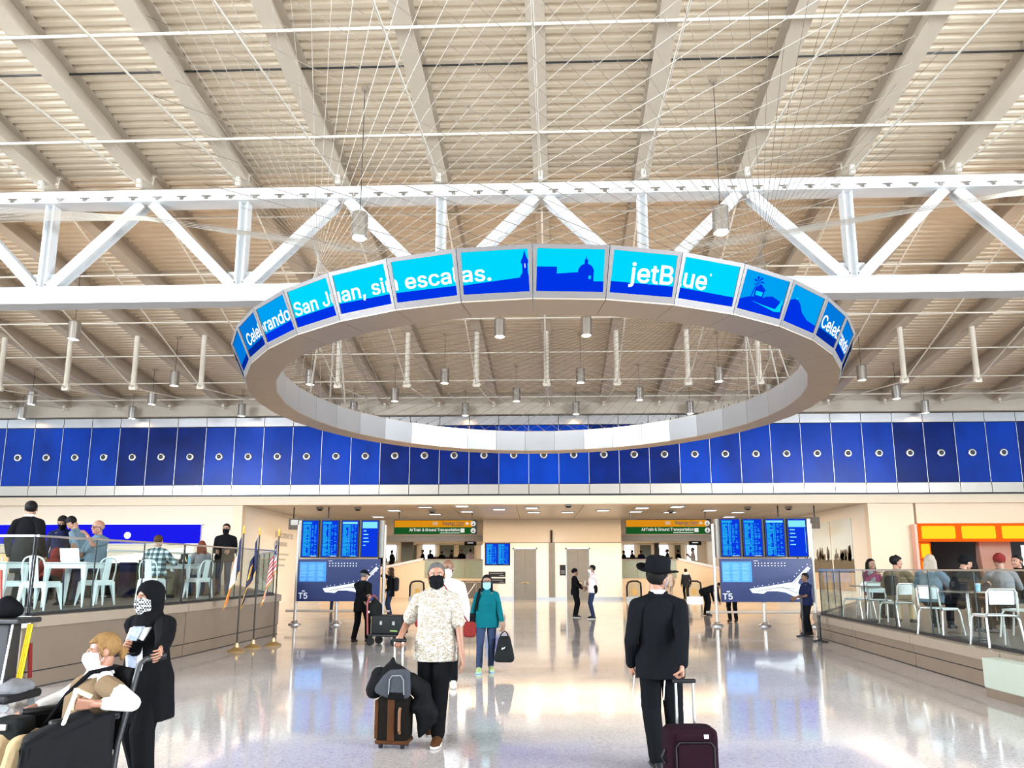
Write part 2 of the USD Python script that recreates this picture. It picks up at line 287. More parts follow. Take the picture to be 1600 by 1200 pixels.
# recessed downlights in the passage ceiling
em('lamp_white', (1, .96, .88), 14.0)
ORD = 'first second third fourth fifth sixth seventh eighth ninth tenth eleventh twelfth thirteenth fourteenth fifteenth sixteenth seventeenth eighteenth'.split()
k = 0
for px, py in sorted(((664, 791.5), (722, 790), (616, 797), (730, 799), (591, 807), (780, 795), (831, 793), (834, 800), (887, 800), (942, 797), (1003, 793), (993, 799), (1058, 791), (1046, 800), (1109, 797), (1152, 800), (1139, 807), (680, 803))):
    p = atZ(px, py, 4.42)
    t = thing('recessed_light', 'small square recessed downlight in the low passage ceiling, %s from the left' % ORD[k], 'ceiling light', (p[0], p[1], 4.36), 0, 'recessed lights of the passage ceiling') if k == 0 else dup(t0, (p[0], p[1], 4.36), 0, 'small square recessed downlight in the low passage ceiling, %s from the left' % ORD[k])
    if k == 0:
        t0 = t
        obj(t, 'frame', [B(-.34, .34, -.34, -.26, .02, .06), B(-.34, .34, .26, .34, .02, .06), B(-.34, -.26, -.26, .26, .02, .06), B(.26, .34, -.26, .26, .02, .06)], 'alu_light', local=True); obj(t, 'lens', B(-.26, .26, -.26, .26, .03, .055), 'lamp_white', local=True)
    k += 1
# lift wall
we = S('wall_back'); Y2 = 37.8; X1, X2 = -2.88, 4.83
obj(we, 'upper_wall', B(X1, X2, Y2, Y2 + 2, 3.14, 4.45), 'taupe'); obj(we, 'lower_wall', B(X1, X2, Y2, Y2 + 2, 0, 3.11), 'cream_light'); obj(we, 'joint', B(X1, X2, Y2 + .03, Y2 + .1, 3.10, 3.15), 'dark_metal')
bs = S('baseboard_back'); obj(bs, 'skirting', B(X1, X2, Y2 - .02, Y2 + .01, 0, .16), 'steel')
for n_, xc in ((1, -.53), (2, 2.40)):
    d = thing('door_%d' % n_, kind='structure'); w = .62
    obj(d, 'door_frame', [B(xc - w - .06, xc - w, Y2 - .05, Y2 + .02, 0, 2.84), B(xc + w, xc + w + .06, Y2 - .05, Y2 + .02, 0, 2.84), B(xc - w - .06, xc + w + .06, Y2 - .05, Y2 + .02, 2.76, 2.84)], 'steel')
    for s in (-1, 1): obj(d, 'door_leaf', B(xc + s * .006, xc + s * w, Y2 - .03, Y2 + .02, 0, 2.76), 'elevator_steel')
    obj(d, 'handle', [cap((xc - .05, Y2 - .06, .92), (xc - .2, Y2 - .06, .90), .02, .02, 8), cap((xc + .05, Y2 - .06, .92), (xc + .2, Y2 - .06, .90), .02, .02, 8)], 'brass')
t = thing('steel_column', 'flat brushed steel column strip between the two lift doors', 'column', (.95, Y2 - .05, 0)); obj(t, 'strip', B(.80, 1.13, Y2 - .06, Y2 - .01, .12, 3.10), 'elevator_steel')
t = thing('wall_fixture', 'slim black vertical fixture above the steel column strip', 'wall fixture', (.95, Y2 - .05, 3.2)); obj(t, 'body', rbox(.89, 1.0, Y2 - .12, Y2, 3.14, 3.82, .03), 'black_plastic')
t = thing('notice_plate', 'black notice plate on the wall left of the right lift doors', 'sign', (1.5, Y2 - .02, 1.2)); obj(t, 'plate', B(1.40, 1.73, Y2 - .03, Y2, 1.32, 1.90), 'black_plastic'); obj(t, 'lettering', [B(1.45, 1.68, Y2 - .034, Y2 - .03, 1.42 + i * .07, 1.445 + i * .07) for i in range(3)], 'grey')
for i in range(2):
    z = 1.24 - i * .36
    t = thing('direction_plate', ('upper', 'lower')[i] + ' black direction plate under the small flight screen by the lifts', 'sign', (-2.2, Y2 - .02, z)); obj(t, 'plate', B(-2.55, -1.62, Y2 - .03, Y2, z, z + .28), 'black_plastic')
    obj(t, 'lettering', B(-2.50, -1.75, Y2 - .034, Y2 - .03, z + .17, z + .20), 'grey'); obj(t, 'lettering', B(-1.95, -1.68, Y2 - .034, Y2 - .03, z + .05, z + .08), 'grey')
# wings of the passage with the parapets and the upper hall beyond
for nm, x0, x1, Z in (('wall_corridor_left', LX, X1, 1), ('wall_corridor_right', X2, RX, -1)):
    w = S(nm); left = Z == 1
    obj(w, 'bulkhead', B(x0, x1, 40.0, 40.3, 3.35, 4.5), 'taupe'); obj(w, 'fascia', B(x0, x1, 39.8, 40.0, 3.28, 3.62), 'grey')
    xa = X1 if left else X2; sg = -1 if left else 1                 # xa: edge at the lift wall
    if left: top = [(xa, 0), (xa, 2.2), (-6.6, 2.2), (-12.65, .95), (-12.65, 0)]
    else: top = [(xa, 0), (xa, 2.2), (8.4, 2.2), (14.03, .95), (14.03, 0)]
    obj(w, 'parapet', plane_poly(top, (0, 40.3, 0), (1, 0, 0), (0, 0, 1), .25), 'corrridor_orange')
    a, b = (np.array((-6.6, 40.15, 2.25)), np.array((-12.65, 40.15, 1.0))) if left else (np.array((8.4, 40.15, 2.25)), np.array((14.03, 40.15, 1.0)))
    obj(w, 'parapet_cap', bar(a, b, .4, .14), 'white_stone')
    xs = sorted((xa, -6.5 if left else 8.3)); n = 3
    for i in range(n): obj(w, 'glass_panel', B(xs[0] + (xs[1] - xs[0]) * i / n + .02, xs[0] + (xs[1] - xs[0]) * (i + 1) / n - .02, 40.0, 40.03, 1.15, 2.18), 'green_glass' if 'green_glass' in MATS else mt('green_glass', (.34, .36, .24), .15, var=.15, coat=.5))
    obj(w, 'coping', B(xs[0], xs[1], 39.95, 40.35, 2.18, 2.26), 'cap_stone')
    obj(w, 'side_wall', B(*((LX - .25, LX) if left else (RX, RX + .25)), 40, 56, 0, 4.5), 'white_wall')
# upper hall far behind the parapets
uh = S('wall_far'); em('day_pane', (.80, .92, 1.0), 5.0)
obj(uh, 'wall', B(XL, XR, 56, 56.3, 0, 4.6), 'white_wall'); obj(uh, 'lintel', B(LX, RX, 55.8, 56, 3.75, 4.5), 'cream_light')
uf = S('floor_upper'); obj(uf, 'upper_floor', B(LX, RX, 43, 56, 1.1, 1.3), 'floor_grey'); obj(uf, 'floor_edge', B(LX, RX, 42.9, 43, 0, 1.3), 'dark')
k = 4
for x0, x1, m_ in ((-12.4, -11.4, 1), (-10.9, -9.7, 0), (-9.3, -8.2, 1), (-7.9, -6.6, 0), (-6.3, -4.9, 0), (-4.4, -3.2, 1), (5.2, 7.0, 1), (7.3, 8.2, 1), (8.6, 9.6, 0), (9.9, 11.0, 1), (11.4, 12.0, 0), (12.4, 13.3, 1)):
    w = thing('window_%d' % k, kind='structure'); k += 1
    obj(w, 'pane', B(x0 + .05, x1 - .05, 55.86, 55.9, 2.35, 3.65), 'day_pane' if m_ else mt('dim_pane', (.10, .12, .11), .15))
    obj(w, 'window_frame', [B(x0, x0 + .05, 55.8, 55.95, 2.3, 3.7), B(x1 - .05, x1, 55.8, 55.95, 2.3, 3.7), B(x0, x1, 55.8, 55.95, 2.3, 2.36), B(x0, x1, 55.8, 55.95, 3.64, 3.7)], 'cream_light')
# ---------------------------------------------------------------- raised decks
def deck(nm, pts, ztop, zcap, cap_out, ends):
    w = S(nm); pts = [np.array(p, float) for p in pts]
    obj(w, 'deck_floor', plane_poly(pts + [np.array(e, float) for e in ends], (0, 0, ztop - .12), (1, 0, 0), (0, 1, 0), .10), 'deck_floor')
    for i in range(len(pts) - 1):
        a, b = np.append(pts[i], 0), np.append(pts[i + 1], 0); L = np.linalg.norm(b - a); n = max(1, int(round(L / 2.6)))
        for j in range(n):
            p, q = a + (b - a) * (j / n) + unit(b - a) * .008, a + (b - a) * ((j + 1) / n) - unit(b - a) * .008
            zc = ztop - .16
            obj(w, 'cladding_panel', bar(p + (0, 0, (.24 + zc) / 2), q + (0, 0, (.24 + zc) / 2), .16, zc - .24), 'stone_clad')
            obj(w, 'plinth', bar(p + (0, 0, .11), q + (0, 0, .11), .12, .22), 'stone_clad'); obj(w, 'cap_stone', bar(p + (0, 0, ztop - .085), q + (0, 0, ztop - .085), .26, .15), 'cap_stone')
        obj(w, 'shadow_gap', [bar(a + (0, 0, .23), b + (0, 0, .23), .10, .022), bar(a + (0, 0, .006), b + (0, 0, .006), .14, .012)], 'dark')
    return w
LD = [(XL, 9.45), (-7.12, 9.45), (-6.78, 13.0), (-6.72, 17.6), (-12.75, 28.6)]
deck('wall_deck_left', LD, 1.0, 1.0, 0, [(XL, 28.6)])
RD = [(15.0, 6.0), (6.25, 6.0), (6.35, 9.5), (7.02, 17.3), (13.95, 28.6)]
deck('wall_deck_right', RD[1:], .55, .55, 0, [(XR, 28.6), (XR, 6.0)])
def railing(name, label, pts, z0, h, n_each, cap_r=.018, lean=0):
    t = thing(name, label, 'railing', (pts[0][0], pts[0][1], z0))
    for i in range(len(pts) - 1):
        a, b = np.array([*pts[i], z0]), np.array([*pts[i + 1], z0]); n = n_each[i]
        for j in range(n):
            p, q = a + (b - a) * (j / n) + unit(b - a) * .012, a + (b - a) * ((j + 1) / n) - unit(b - a) * .012
            obj(t, 'glass_panel', bar(p + (0, 0, h / 2), q + (0, 0, h / 2), .016, h - .02), 'rail_glass')
        obj(t, 'handrail', bar(a + (0, 0, h + .012), b + (0, 0, h + .012), .05, .03), 'steel')
        obj(t, 'shoe_channel', bar(a + (0, 0, .02), b + (0, 0, .02), .06, .05), 'dark_metal')
        for j in range(n + 1):
            p = a + (b - a) * (j / n); obj(t, 'clamp_post', bar(p, p + (0, 0, h), .014, .02, (0, 1, 0)), 'dark_metal')
    return t
for lb, a, b, n in (('glass railing turning left behind the cleaning cart', (-12.0, 9.5), (-7.19, 9.5), 3), ('nearest long glass railing run of the left deck', (-7.17, 9.52), (-6.83, 13.0), 3), ('second glass railing run of the left deck, ending at the flags', (-6.83, 13.03), (-6.77, 17.5), 4), ('glass railing slanting away behind the flags', (-6.79, 17.54), (-8.5, 20.7), 3)): railing('glass_railing', lb, [a, b], .99, 1.12, [n])
for lb, a, b, n in (('long glass railing of the right deck', (6.42, 9.0), (7.08, 17.2), 6), ('glass railing slanting away beside the right flight sign', (7.1, 17.24), (8.9, 20.2), 3)): railing('glass_railing', lb, [a, b], .54, 1.08, [n])
# ---------------------------------------------------------------- the hanging ring of screens
RN, ROFF, RB, RTOP, RIN, RZ0, RZ1 = 39, -.016, 6.03, 6.31, 5.48, 5.20, 5.82
RC = np.array((.094, 14.487)); RST = 2 * PI / RN
def rp(a, r, z): return np.array((RC[0] + r * math.sin(a), RC[1] - r * math.cos(a), z))
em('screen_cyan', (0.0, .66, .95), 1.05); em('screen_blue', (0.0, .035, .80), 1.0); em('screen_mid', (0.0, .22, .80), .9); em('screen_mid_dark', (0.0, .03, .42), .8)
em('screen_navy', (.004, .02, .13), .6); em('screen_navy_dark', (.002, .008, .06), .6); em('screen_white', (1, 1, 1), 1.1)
rg = thing('screen_ring', 'huge aluminium ring of blue advertising screens hanging over the hall', 'display ring', (RC[0], RC[1], RZ0))
def loft(q, th):
    """a quad plate of thickness th; q corners in order, thickness along -normal"""
    q = np.array(q, float); n = unit(np.cross(q[1] - q[0], q[3] - q[0])); v = np.vstack([q, q - n * th])
    return (v, np.array([[0, 1, 2, 3], [7, 6, 5, 4], [0, 4, 5, 1], [1, 5, 6, 2], [2, 6, 7, 3], [3, 7, 4, 0]]))
def man(m):
    out = []
    for c in m.split(only_watertight=False):
        c.merge_vertices(); q = m3.Manifold(m3.Mesh(np.array(c.vertices, np.float32), np.array(c.faces, np.uint32)))
        if not q.is_empty(): out.append(q)
    return out
PANEL = {}
g = .004 / RB
for k in range(RN):
    kk = k if k < 20 else k - RN
    a0, a1 = ROFF + k * RST + g, ROFF + (k + 1) * RST - g
    bl, br_, tr_, tl = rp(a0, RB, RZ0), rp(a1, RB, RZ0), rp(a1, RTOP, RZ1), rp(a0, RTOP, RZ1)
    o, r = (bl + br_) / 2, unit(br_ - bl); u = unit((tl + tr_) / 2 - o); hb, ht, H_ = np.linalg.norm(br_ - bl) / 2, np.linalg.norm(tr_ - tl) / 2, np.linalg.norm((tl + tr_) / 2 - o)
    sw, s0, s1 = hb - .038, .085, H_ - .055
    fr = Polygon([(-hb, 0), (hb, 0), (ht, H_), (-ht, H_)], [[(-sw, s0), (sw, s0), (sw, s1), (-sw, s1)]])
    n = np.cross(r, u)
    p = obj(rg, 'screen_frame', plane_poly(fr, o - n * .03, r, u, .03), 'alu_frame')
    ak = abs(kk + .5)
    ca, cb = ('screen_cyan', 'screen_blue') if ak < 5 else (('screen_mid', 'screen_mid_dark') if ak < 6.8 else ('screen_navy', 'screen_navy_dark'))  # side screens: viewing-angle dimming put into the picture colours
    if kk in (3, 4, -5): ca, cb = ('screen_azure' if em('screen_azure', (0.0, .36, .90), 1.0) else 0), 'screen_blue'  # milder step of the same dimming, set as a darker azure
    PANEL[kk] = (o - n * .016, r, u, sw, s0, s1, cb, p)
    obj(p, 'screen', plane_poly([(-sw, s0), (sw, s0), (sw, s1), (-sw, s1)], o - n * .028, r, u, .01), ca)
    hs = s1 - s0; Q = lambda fx, fy: (-sw + 2 * sw * fx, s0 + hs * fy)
    y0, y1 = .25 + .02 * math.sin(kk * 1.3), .25 + .02 * math.sin((kk + 1) * 1.3)
    sh = [[Q(0, 0), Q(1, 0), Q(1, y1), Q(0, y0)]]
    if kk == -1: sh = [[Q(0, 0), Q(1, 0), Q(1, .34), Q(.9, .34), Q(0, .22)], [Q(.86, .34), Q(1, .34), Q(.985, .45), Q(.985, .66), Q(1.0, .66), Q(1.0, .72), Q(.97, .82), Q(.945, .97), Q(.92, .82), Q(.89, .72), Q(.89, .66), Q(.905, .66), Q(.905, .45)]]
    if kk == 0: sh = [[Q(0, 0), Q(1, 0), Q(1, .25), Q(.85, .25), Q(.85, .46), Q(.62, .46), Q(.30, .42), Q(.30, .58), Q(0, .58)], [Q(.61, .46)] + [Q(.735 + .12 * math.cos(t), .46 + .2 * math.sin(t)) for t in np.linspace(PI, 0, 12)] , [Q(.71, .6), Q(.76, .6), Q(.76, .76), Q(.71, .76)], [Q(.725, .74), Q(.745, .74), Q(.735, .86)]]
    if kk == 3: sh = [[Q(0, 0), Q(1, 0), Q(1, .36), Q(.9, .45), Q(.72, .52), Q(.58, .47), Q(.5, .40), Q(.34, .40), Q(.2, .36), Q(0, .24)], [Q(.30, .40), Q(.30, .60), Q(.27, .58), Q(.40, .74), Q(.55, .60), Q(.51, .60), Q(.51, .40)], [Q(.24, .36), Q(.26, .55), Q(.32, .76), Q(.34, .76), Q(.28, .55), Q(.26, .36)]] + [[Q(.33, .77), Q(.33 + .12 * math.cos(t) + .02, .77 + .17 * math.sin(t)), Q(.33 + .10 * math.cos(t + .35), .77 + .13 * math.sin(t + .35))] for t in np.arange(0, 6.28, .9)]
    if kk == 4: sh = [[Q(0, 0), Q(1, 0), Q(1, .22), Q(.7, .26), Q(.48, .40), Q(.36, .58), Q(.26, .66), Q(.16, .66), Q(0, .56)]]
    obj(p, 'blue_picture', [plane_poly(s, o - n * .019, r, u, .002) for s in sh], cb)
    if kk == 0: obj(p, 'picture_light', [plane_poly([Q(.775, .3), Q(.81, .3), Q(.81, .38), Q(.775, .38)], o - n * .017, r, u, .002)], 'screen_cyan')
    if kk == -1: obj(p, 'picture_light', [plane_poly([Q(.94, .56), Q(.955, .56), Q(.955, .66), Q(.94, .66)], o - n * .017, r, u, .002)], 'screen_white')
    if kk == 3: obj(p, 'picture_light', [plane_poly([Q(.33, .44), Q(.48, .44), Q(.48, .55), Q(.33, .55)], o - n * .017, r, u, .002), plane_poly([Q(.28, .28), Q(.34, .26), Q(.85, .22), Q(.97, .52), Q(.98, .18), Q(.84, .15)], o - n * .017, r, u, .002)], 'screen_cyan')
    if kk == 4: obj(p, 'picture_light', plane_poly([Q(.19, .665), Q(.24, .665), Q(.24, .72), Q(.19, .71)], o - n * .017, r, u, .002), 'screen_cyan')
    obj(rg, 'soffit_panel', loft([rp(a0, RIN + .002, RZ0), rp(a1, RIN + .002, RZ0), rp(a1, RB - .002, RZ0), rp(a0, RB - .002, RZ0)], -.02), 'alu')
    obj(rg, 'inner_panel', loft([rp(a1, RIN, RZ0), rp(a0, RIN, RZ0), rp(a0, RIN, RZ1 - .06), rp(a1, RIN, RZ1 - .06)], .02), 'alu_light')
    obj(rg, 'top_panel', loft([rp(a0, RIN, RZ1 - .06), rp(a1, RIN, RZ1 - .06), rp(a1, RTOP - .03, RZ1 - .02), rp(a0, RTOP - .03, RZ1 - .02)], .02), 'alu')
    obj(rg, 'hook', [tube([rp(a0 + d, RIN + .06, RZ1 - .07), rp(a0 + d, RIN + .06, RZ1 + .03)], .012, 6) for d in (0, .4 * RST, .8 * RST)], 'dark_metal')
def ring_text(s, s_from, s_to, h, base, col):
    """lettering that runs over the screens from panel coordinate s_from to s_to, cut at each screen's edge"""
    m = meshkit.text_mesh(s, h, .002, True); w0, w1 = m.bounds[0][0], m.bounds[1][0]; sc = (s_to - s_from) / (w1 - w0); v = m.vertices; v[:, 0] = s_from + (v[:, 0] - w0) * sc
    for q in man(m):
        b = q.bounding_box()
        for kk in range(math.floor(b[0]), math.floor(b[3]) + 1):
            o, r, u, sw, s0, s1, cb, p = PANEL[kk]
            e = .036; c = q.trim_by_plane((1, 0, 0), kk + e).trim_by_plane((-1, 0, 0), -(kk + 1 - e))
            if c.is_empty(): continue
            t = T(c); t.vertices[:, 0] = (t.vertices[:, 0] - kk - .5) / (.5 - e) * sw; t.vertices[:, 1] += s0 + (s1 - s0) * base
            letters.setdefault((kk, col), []).append(place(t, o, r, u))
letters = {}
ring_text('Celebrando San Juan, sin escalas.', -5.82, -.56, .190, .31, 'screen_white'); ring_text('jetBlue', 1.30, 2.47, .235, .30, 'screen_white')
ring_text('Celebrando', 5.12, 6.95, .190, .31, 'screen_white')
ring_text('.', 2.49, 2.52, .16, .66, 'screen_white')
for (kk, col), ms in letters.items(): [obj(PANEL[kk][7], 'letter', q_, col) for q_ in ms]
# suspension net: two families of cables between the ring and the roof
NC = 78; rng = random.Random(2)
for f in (-1, 1):
    for i in range(NC):
        a = 2 * PI * (i + (.25 if f > 0 else .75)) / NC; b = a + f * math.radians(89)
        p = rp(a, RIN + .35, RZ1 - .04); q = rp(b, 8.3, 0); q[2] = ZB(q[1]) + .50
        obj(rg, 'suspension_cable', tube([p, q], .0044 if i % 2 else .0056, 4), 'cable_light' if f > 0 else 'cable_dark')
for i, (a0, a1, r0) in enumerate(((-33, -112, 5.7), (-34, -104, 5.75), (-35, -118, 5.7), (30, 108, 5.7), (31, 100, 5.75), (32, 112, 5.72), (33, 95, 5.7))):
    p, q = rp(math.radians(a0), r0, RZ1), rp(math.radians(a1), 5.75, RZ1 + .02)
    pts = [p + (q - p) * t + np.array((0, 0, 1)) * (.32 + .06 * i) * math.sin(PI * t) * (1 if i % 3 else .35) for t in np.linspace(0, 1, 14)]
    obj(rg, 'feed_cable', tube(pts, .016, 6), 'pipe_white')
# bundles of pale strands running from the ring out to both sides
for sg, nm, x_out, z_out in ((-1, 'left', -14.6, 10.05), (1, 'right', 13.4, 10.35)):
    t = rg
    for i in range(16):
        kx = -1 + 2 * i / 15; o_ = np.array((x_out, 14.35, z_out - .25 * kx * .3)); wst = np.array((sg * (8.9 if sg < 0 else 10.4), 14.1, 9.62 + .05 * kx + (.2 if sg > 0 else 0))); e_ = np.array((sg * (3.2 + .25 * (i % 5)), 13.4 + .1 * i, 8.75 + .42 * kx))
        obj(t, 'strand', tube([o_ + (0, 0, .3 * kx), wst, e_], .0045, 4), 'cable_light')

# ---------------------------------------------------------------- pendant lamps
em('lamp_warm', (1, .64, .34), 60.0)
ROWS = [('steel cylinder pendant lamp hanging just before the truss, %s of the two', 'pendant lamps', [(562, 354), (1126, 345)]),
        ('steel cylinder pendant lamp of the row just past the truss, %s', 'pendant lamps past the truss', [(116, 517), (781, 513), (916, 511)]),
        ('small pendant lamp in the third row back, %s from the left', 'pendant lamps of the third row', [(273, 592), (485, 590), (695, 588), (907, 587), (1123, 585), (1346, 583)]),
        ('small pendant lamp in the fourth row back, %s from the left', 'pendant lamps of the fourth row', [(50, 622), (238, 622), (617, 617), (807, 617), (999, 615), (1200, 612), (1400, 613)]),
        ('small pendant lamp in the last row before the blue wall, %s from the left', 'pendant lamps of the last row', [(35, 645), (207, 645), (378, 641), (553, 638), (727, 640), (900, 638), (1078, 637), (1445, 636)])]
where = [('left', 'right'), ('far left', 'seen left inside the ring', 'seen right inside the ring')]
for ri, (lab, gp, pts) in enumerate(ROWS):
    for i, (px, py) in enumerate(pts):
        p = atZ(px, py, 8.42)
        if p[1] > 28.1: p = atY(px, py, 28.1)
        t = thing('pendant_lamp', lab % (where[ri][i] if ri < 2 else ORD[i]), 'pendant lamp', (p[0], p[1], p[2] - .27), 0, gp)
        zr = ZB(p[1]) + .45
        obj(t, 'lamp_body', lathe([(.13, .02), (.155, 0), (.16, .02), (.16, .50), (.155, .54), (.05, .545)], 20, (p[0], p[1], p[2] - .27)), 'steel')
        obj(t, 'lens', lathe([(.01, 0), (.125, 0), (.125, .014), (.01, .014)], 16, (p[0], p[1], p[2] - .262)), 'lamp_warm')
        obj(t, 'cord', tube([(p[0], p[1], p[2] + .27), (p[0], p[1], zr)], .008, 5), 'dark_metal')
        obj(t, 'ceiling_plate', lathe([(.01, -.04), (.07, -.03), (.08, .03), (.01, .03)], 10, (p[0], p[1], zr)), 'roof_paint')

# ---------------------------------------------------------------- flight boards
em('fids_blue', (.004, .045, .85), .9); em('fids_cyan', (.02, .50, .95), .9); em('fids_head', (.25, .85, .95), 1.0); em('fids_white', (.9, .97, 1), 1.0)
mt('map_navy', (.012, .022, .10), .35); mt('map_light', (.78, .80, .84), .5); mt('map_blue', (.03, .22, .62), .4); mt('post_beige', (.62, .56, .50), .3, .6); mt('housing', (.30, .27, .24), .4, .4)
def flight_rows(x0, x1, z0, z1, y, kind, seed):
    rg_ = random.Random(seed); blue, cy, wh = [], [], []; w, h = x1 - x0, z1 - z0
    top = .10 if kind < 3 else .22
    (cy if kind < 2 else wh).append(B(x0 + .02, x1 - .02 if kind > 1 else x0 + w * .6, y - .004, y, z1 - h * top + .01, z1 - h * .03))
    if kind == 3 or kind == 4:
        for i in range(5): wh.append(B(x0 + .05, x0 + w * rg_.uniform(.2, .5), y - .004, y, z1 - h * (.30 + .10 * i), z1 - h * (.27 + .10 * i)))
        if kind == 4: wh += [B(x1 - w * .08, x1 - w * .06, y - .004, y, z0 + .1, z1 - h * .24)]
        return cy, wh
    n = 23; dz = (h * (.97 - top)) / n
    for i in range(n):
        z = z0 + .03 + dz * i; xa = x0 + .03
        cy.append(B(xa, xa + w * rg_.uniform(.18, .38), y - .004, y, z, z + dz * .72))
        cy.append(B(x0 + w * .46, x0 + w * .54, y - .004, y, z, z + dz * .6))
        for c in (.6, .78):
            if rg_.random() < .75: cy.append(B(x0 + w * c, x0 + w * (c + rg_.uniform(.06, .15)), y - .004, y, z, z + dz * .5))
    cy.append(B(x0 + w * .40, x0 + w * .44, y - .004, y, z0 + .03, z1 - h * top)); wh.append(B(x0 + w * .55, x1 - .03, y - .004, y, z0 + .005, z0 + .022))
    return cy, wh
def map_board(t, x0, x1, z0, z1, y):
    w, h = x1 - x0, z1 - z0; X = lambda f: x0 + w * f; Z = lambda f: z0 + h * f
    bd = obj(t, 'map_board', B(x0, x1, y, y + .08, z0, z1), 'map_navy')
    obj(bd, 'index_table', B(X(.02), X(.345), y - .006, y, Z(.46), Z(.93)), 'map_blue')
    obj(bd, 'index_lines', [B(X(.03 + .105 * c), X(.03 + .105 * c + .06 + .03 * ((i * 7 + c * 3) % 5) / 5), y - .009, y - .006, Z(.48 + .028 * i), Z(.49 + .028 * i)) for c in range(3) for i in range(15)], 'map_light_blue' if 'map_light_blue' in MATS else mt('map_light_blue', (.16, .42, .78), .5))
    obj(bd, 'legend_dots', [B(X(.38 + .036 * i), X(.392 + .036 * i), y - .006, y, Z(zf), Z(zf + .028)) for i in range(10) for zf in (.82, .88)] + [B(X(.37), X(.42), y - .006, y, Z(.945), Z(.955))], 'map_light')
    pts = [(.31, .30), (.345, .315), (.50, .36), (.72, .44), (.78, .455), (.955, .82), (.985, .775), (.86, .52), (.84, .44), (.87, .39), (.885, .30), (.89, .09), (.80, .06), (.78, .14), (.70, .22), (.60, .25), (.50, .245), (.46, .19), (.40, .20), (.34, .21)]
    obj(bd, 'terminal_plan', plane_poly([(X(a) - x0, Z(b) - z0) for a, b in pts], (x0, y, z0), (1, 0, 0), (0, 0, 1), .006), 'map_light')
    obj(bd, 'gate_marks', [B(X(a), X(a + .008), y - .006, y, Z(b), Z(b + .02)) for a, b in ((.36, .34), (.40, .36), (.45, .37), (.52, .39), (.57, .41), (.62, .43), (.68, .46), (.74, .48), (.80, .58), (.83, .65), (.86, .72), (.90, .80), (.95, .86), (.985, .83), (.96, .70), (.92, .62))], 'map_light')
    obj(bd, 'terminal_corridors', [bar((X(a), y - .007, Z(b)), (X(c), y - .007, Z(d)), .003, .02) for a, b, c, d in ((.40, .25, .62, .33), (.62, .33, .80, .30), (.80, .45, .94, .74), (.66, .35, .83, .20))], 'grey')
    obj(bd, 'lettering', text('T5', h * .135, (X(.012), y, Z(.06)), depth=.006), 'map_light'); obj(bd, 'small_lettering', B(X(.06), X(.095), y - .006, y, Z(.225), Z(.25)), 'map_light')
def flight_sign(name, label, x0, x1, y, posts, seed, kinds):
    t = thing(name, label, 'flight information sign', ((x0 + x1) / 2, y, 0))
    zs0, zs1, zm0, zm1 = 2.03, 3.12, .70, 1.96
    obj(t, 'housing', B(x0 - .08, x1 + .10, y + .05, y + .25, zs0 - .03, zs1 + .02), 'housing')
    w = (x1 - x0) / 4
    for i in range(4):
        a, b = x0 + w * i + .06, x0 + w * (i + 1) - .06
        s = obj(t, 'screen', B(a, b, y - .02, y + .05, zs0, zs1), 'fids_blue'); obj(s, 'bezel', [B(a - .025, a, y - .03, y + .05, zs0 - .025, zs1 + .025), B(b, b + .025, y - .03, y + .05, zs0 - .025, zs1 + .025), B(a, b, y - .03, y + .05, zs0 - .025, zs0), B(a, b, y - .03, y + .05, zs1, zs1 + .025)], 'black_plastic')
        cy, wh = flight_rows(a, b, zs0, zs1, y - .02, kinds[i], seed + i)
        if cy: obj(s, 'flight_rows', cy, 'fids_cyan')
        obj(s, 'heading', wh, 'fids_head' if kinds[i] > 1 else 'fids_white')
    map_board(t, x0 - .02, x1 + .03, zm0, zm1, y)
    for px_ in posts:
        obj(t, 'post', [tube([(px_, y + .16, .0), (px_, y + .16, 3.0 if px_ != posts[1] else .9)], .05, 12)], 'post_beige')
        obj(t, 'post_base', lathe([(.01, 0), (.19, 0), (.19, .03), (.12, .06), (.10, .10), (.06, .12)], 20, (px_, y + .16, .0)), 'steel')
    obj(t, 'rail', tube([(posts[0] - .3, y + .16, .40), (posts[2] + .2, y + .16, .40)], .035, 8), 'post_beige')
    return t
flight_sign('flight_sign', 'left flight information sign with four blue screens over a navy terminal map', -7.18, -4.72, 20.5, (-7.28, -6.02, -4.60), 10, (0, 0, 2, 3))
flight_sign('flight_sign', 'right flight information sign with four blue screens over a navy terminal map', 5.50, 8.12, 20.3, (5.36, 6.75, 8.25), 30, (0, 0, 2, 4))
t = thing('flight_screen', 'small double flight screen on the lift wall above two black plates', 'flight information screen', (-2.0, 37.75, 1.9))
for i in range(2):
    a, b = -2.72 + .66 * i + .02, -2.72 + .66 * (i + 1) - .02; s = obj(t, 'screen', B(a, b, 37.72, 37.77, 1.92, 3.06), 'fids_blue'); cy, wh = flight_rows(a, b, 1.92, 3.06, 37.72, 0, 70 + i); obj(s, 'flight_rows', cy, 'fids_cyan'); obj(s, 'heading', wh, 'fids_head')
obj(t, 'bezel', B(-2.76, -1.36, 37.74, 37.785, 1.88, 3.10), 'black_plastic')
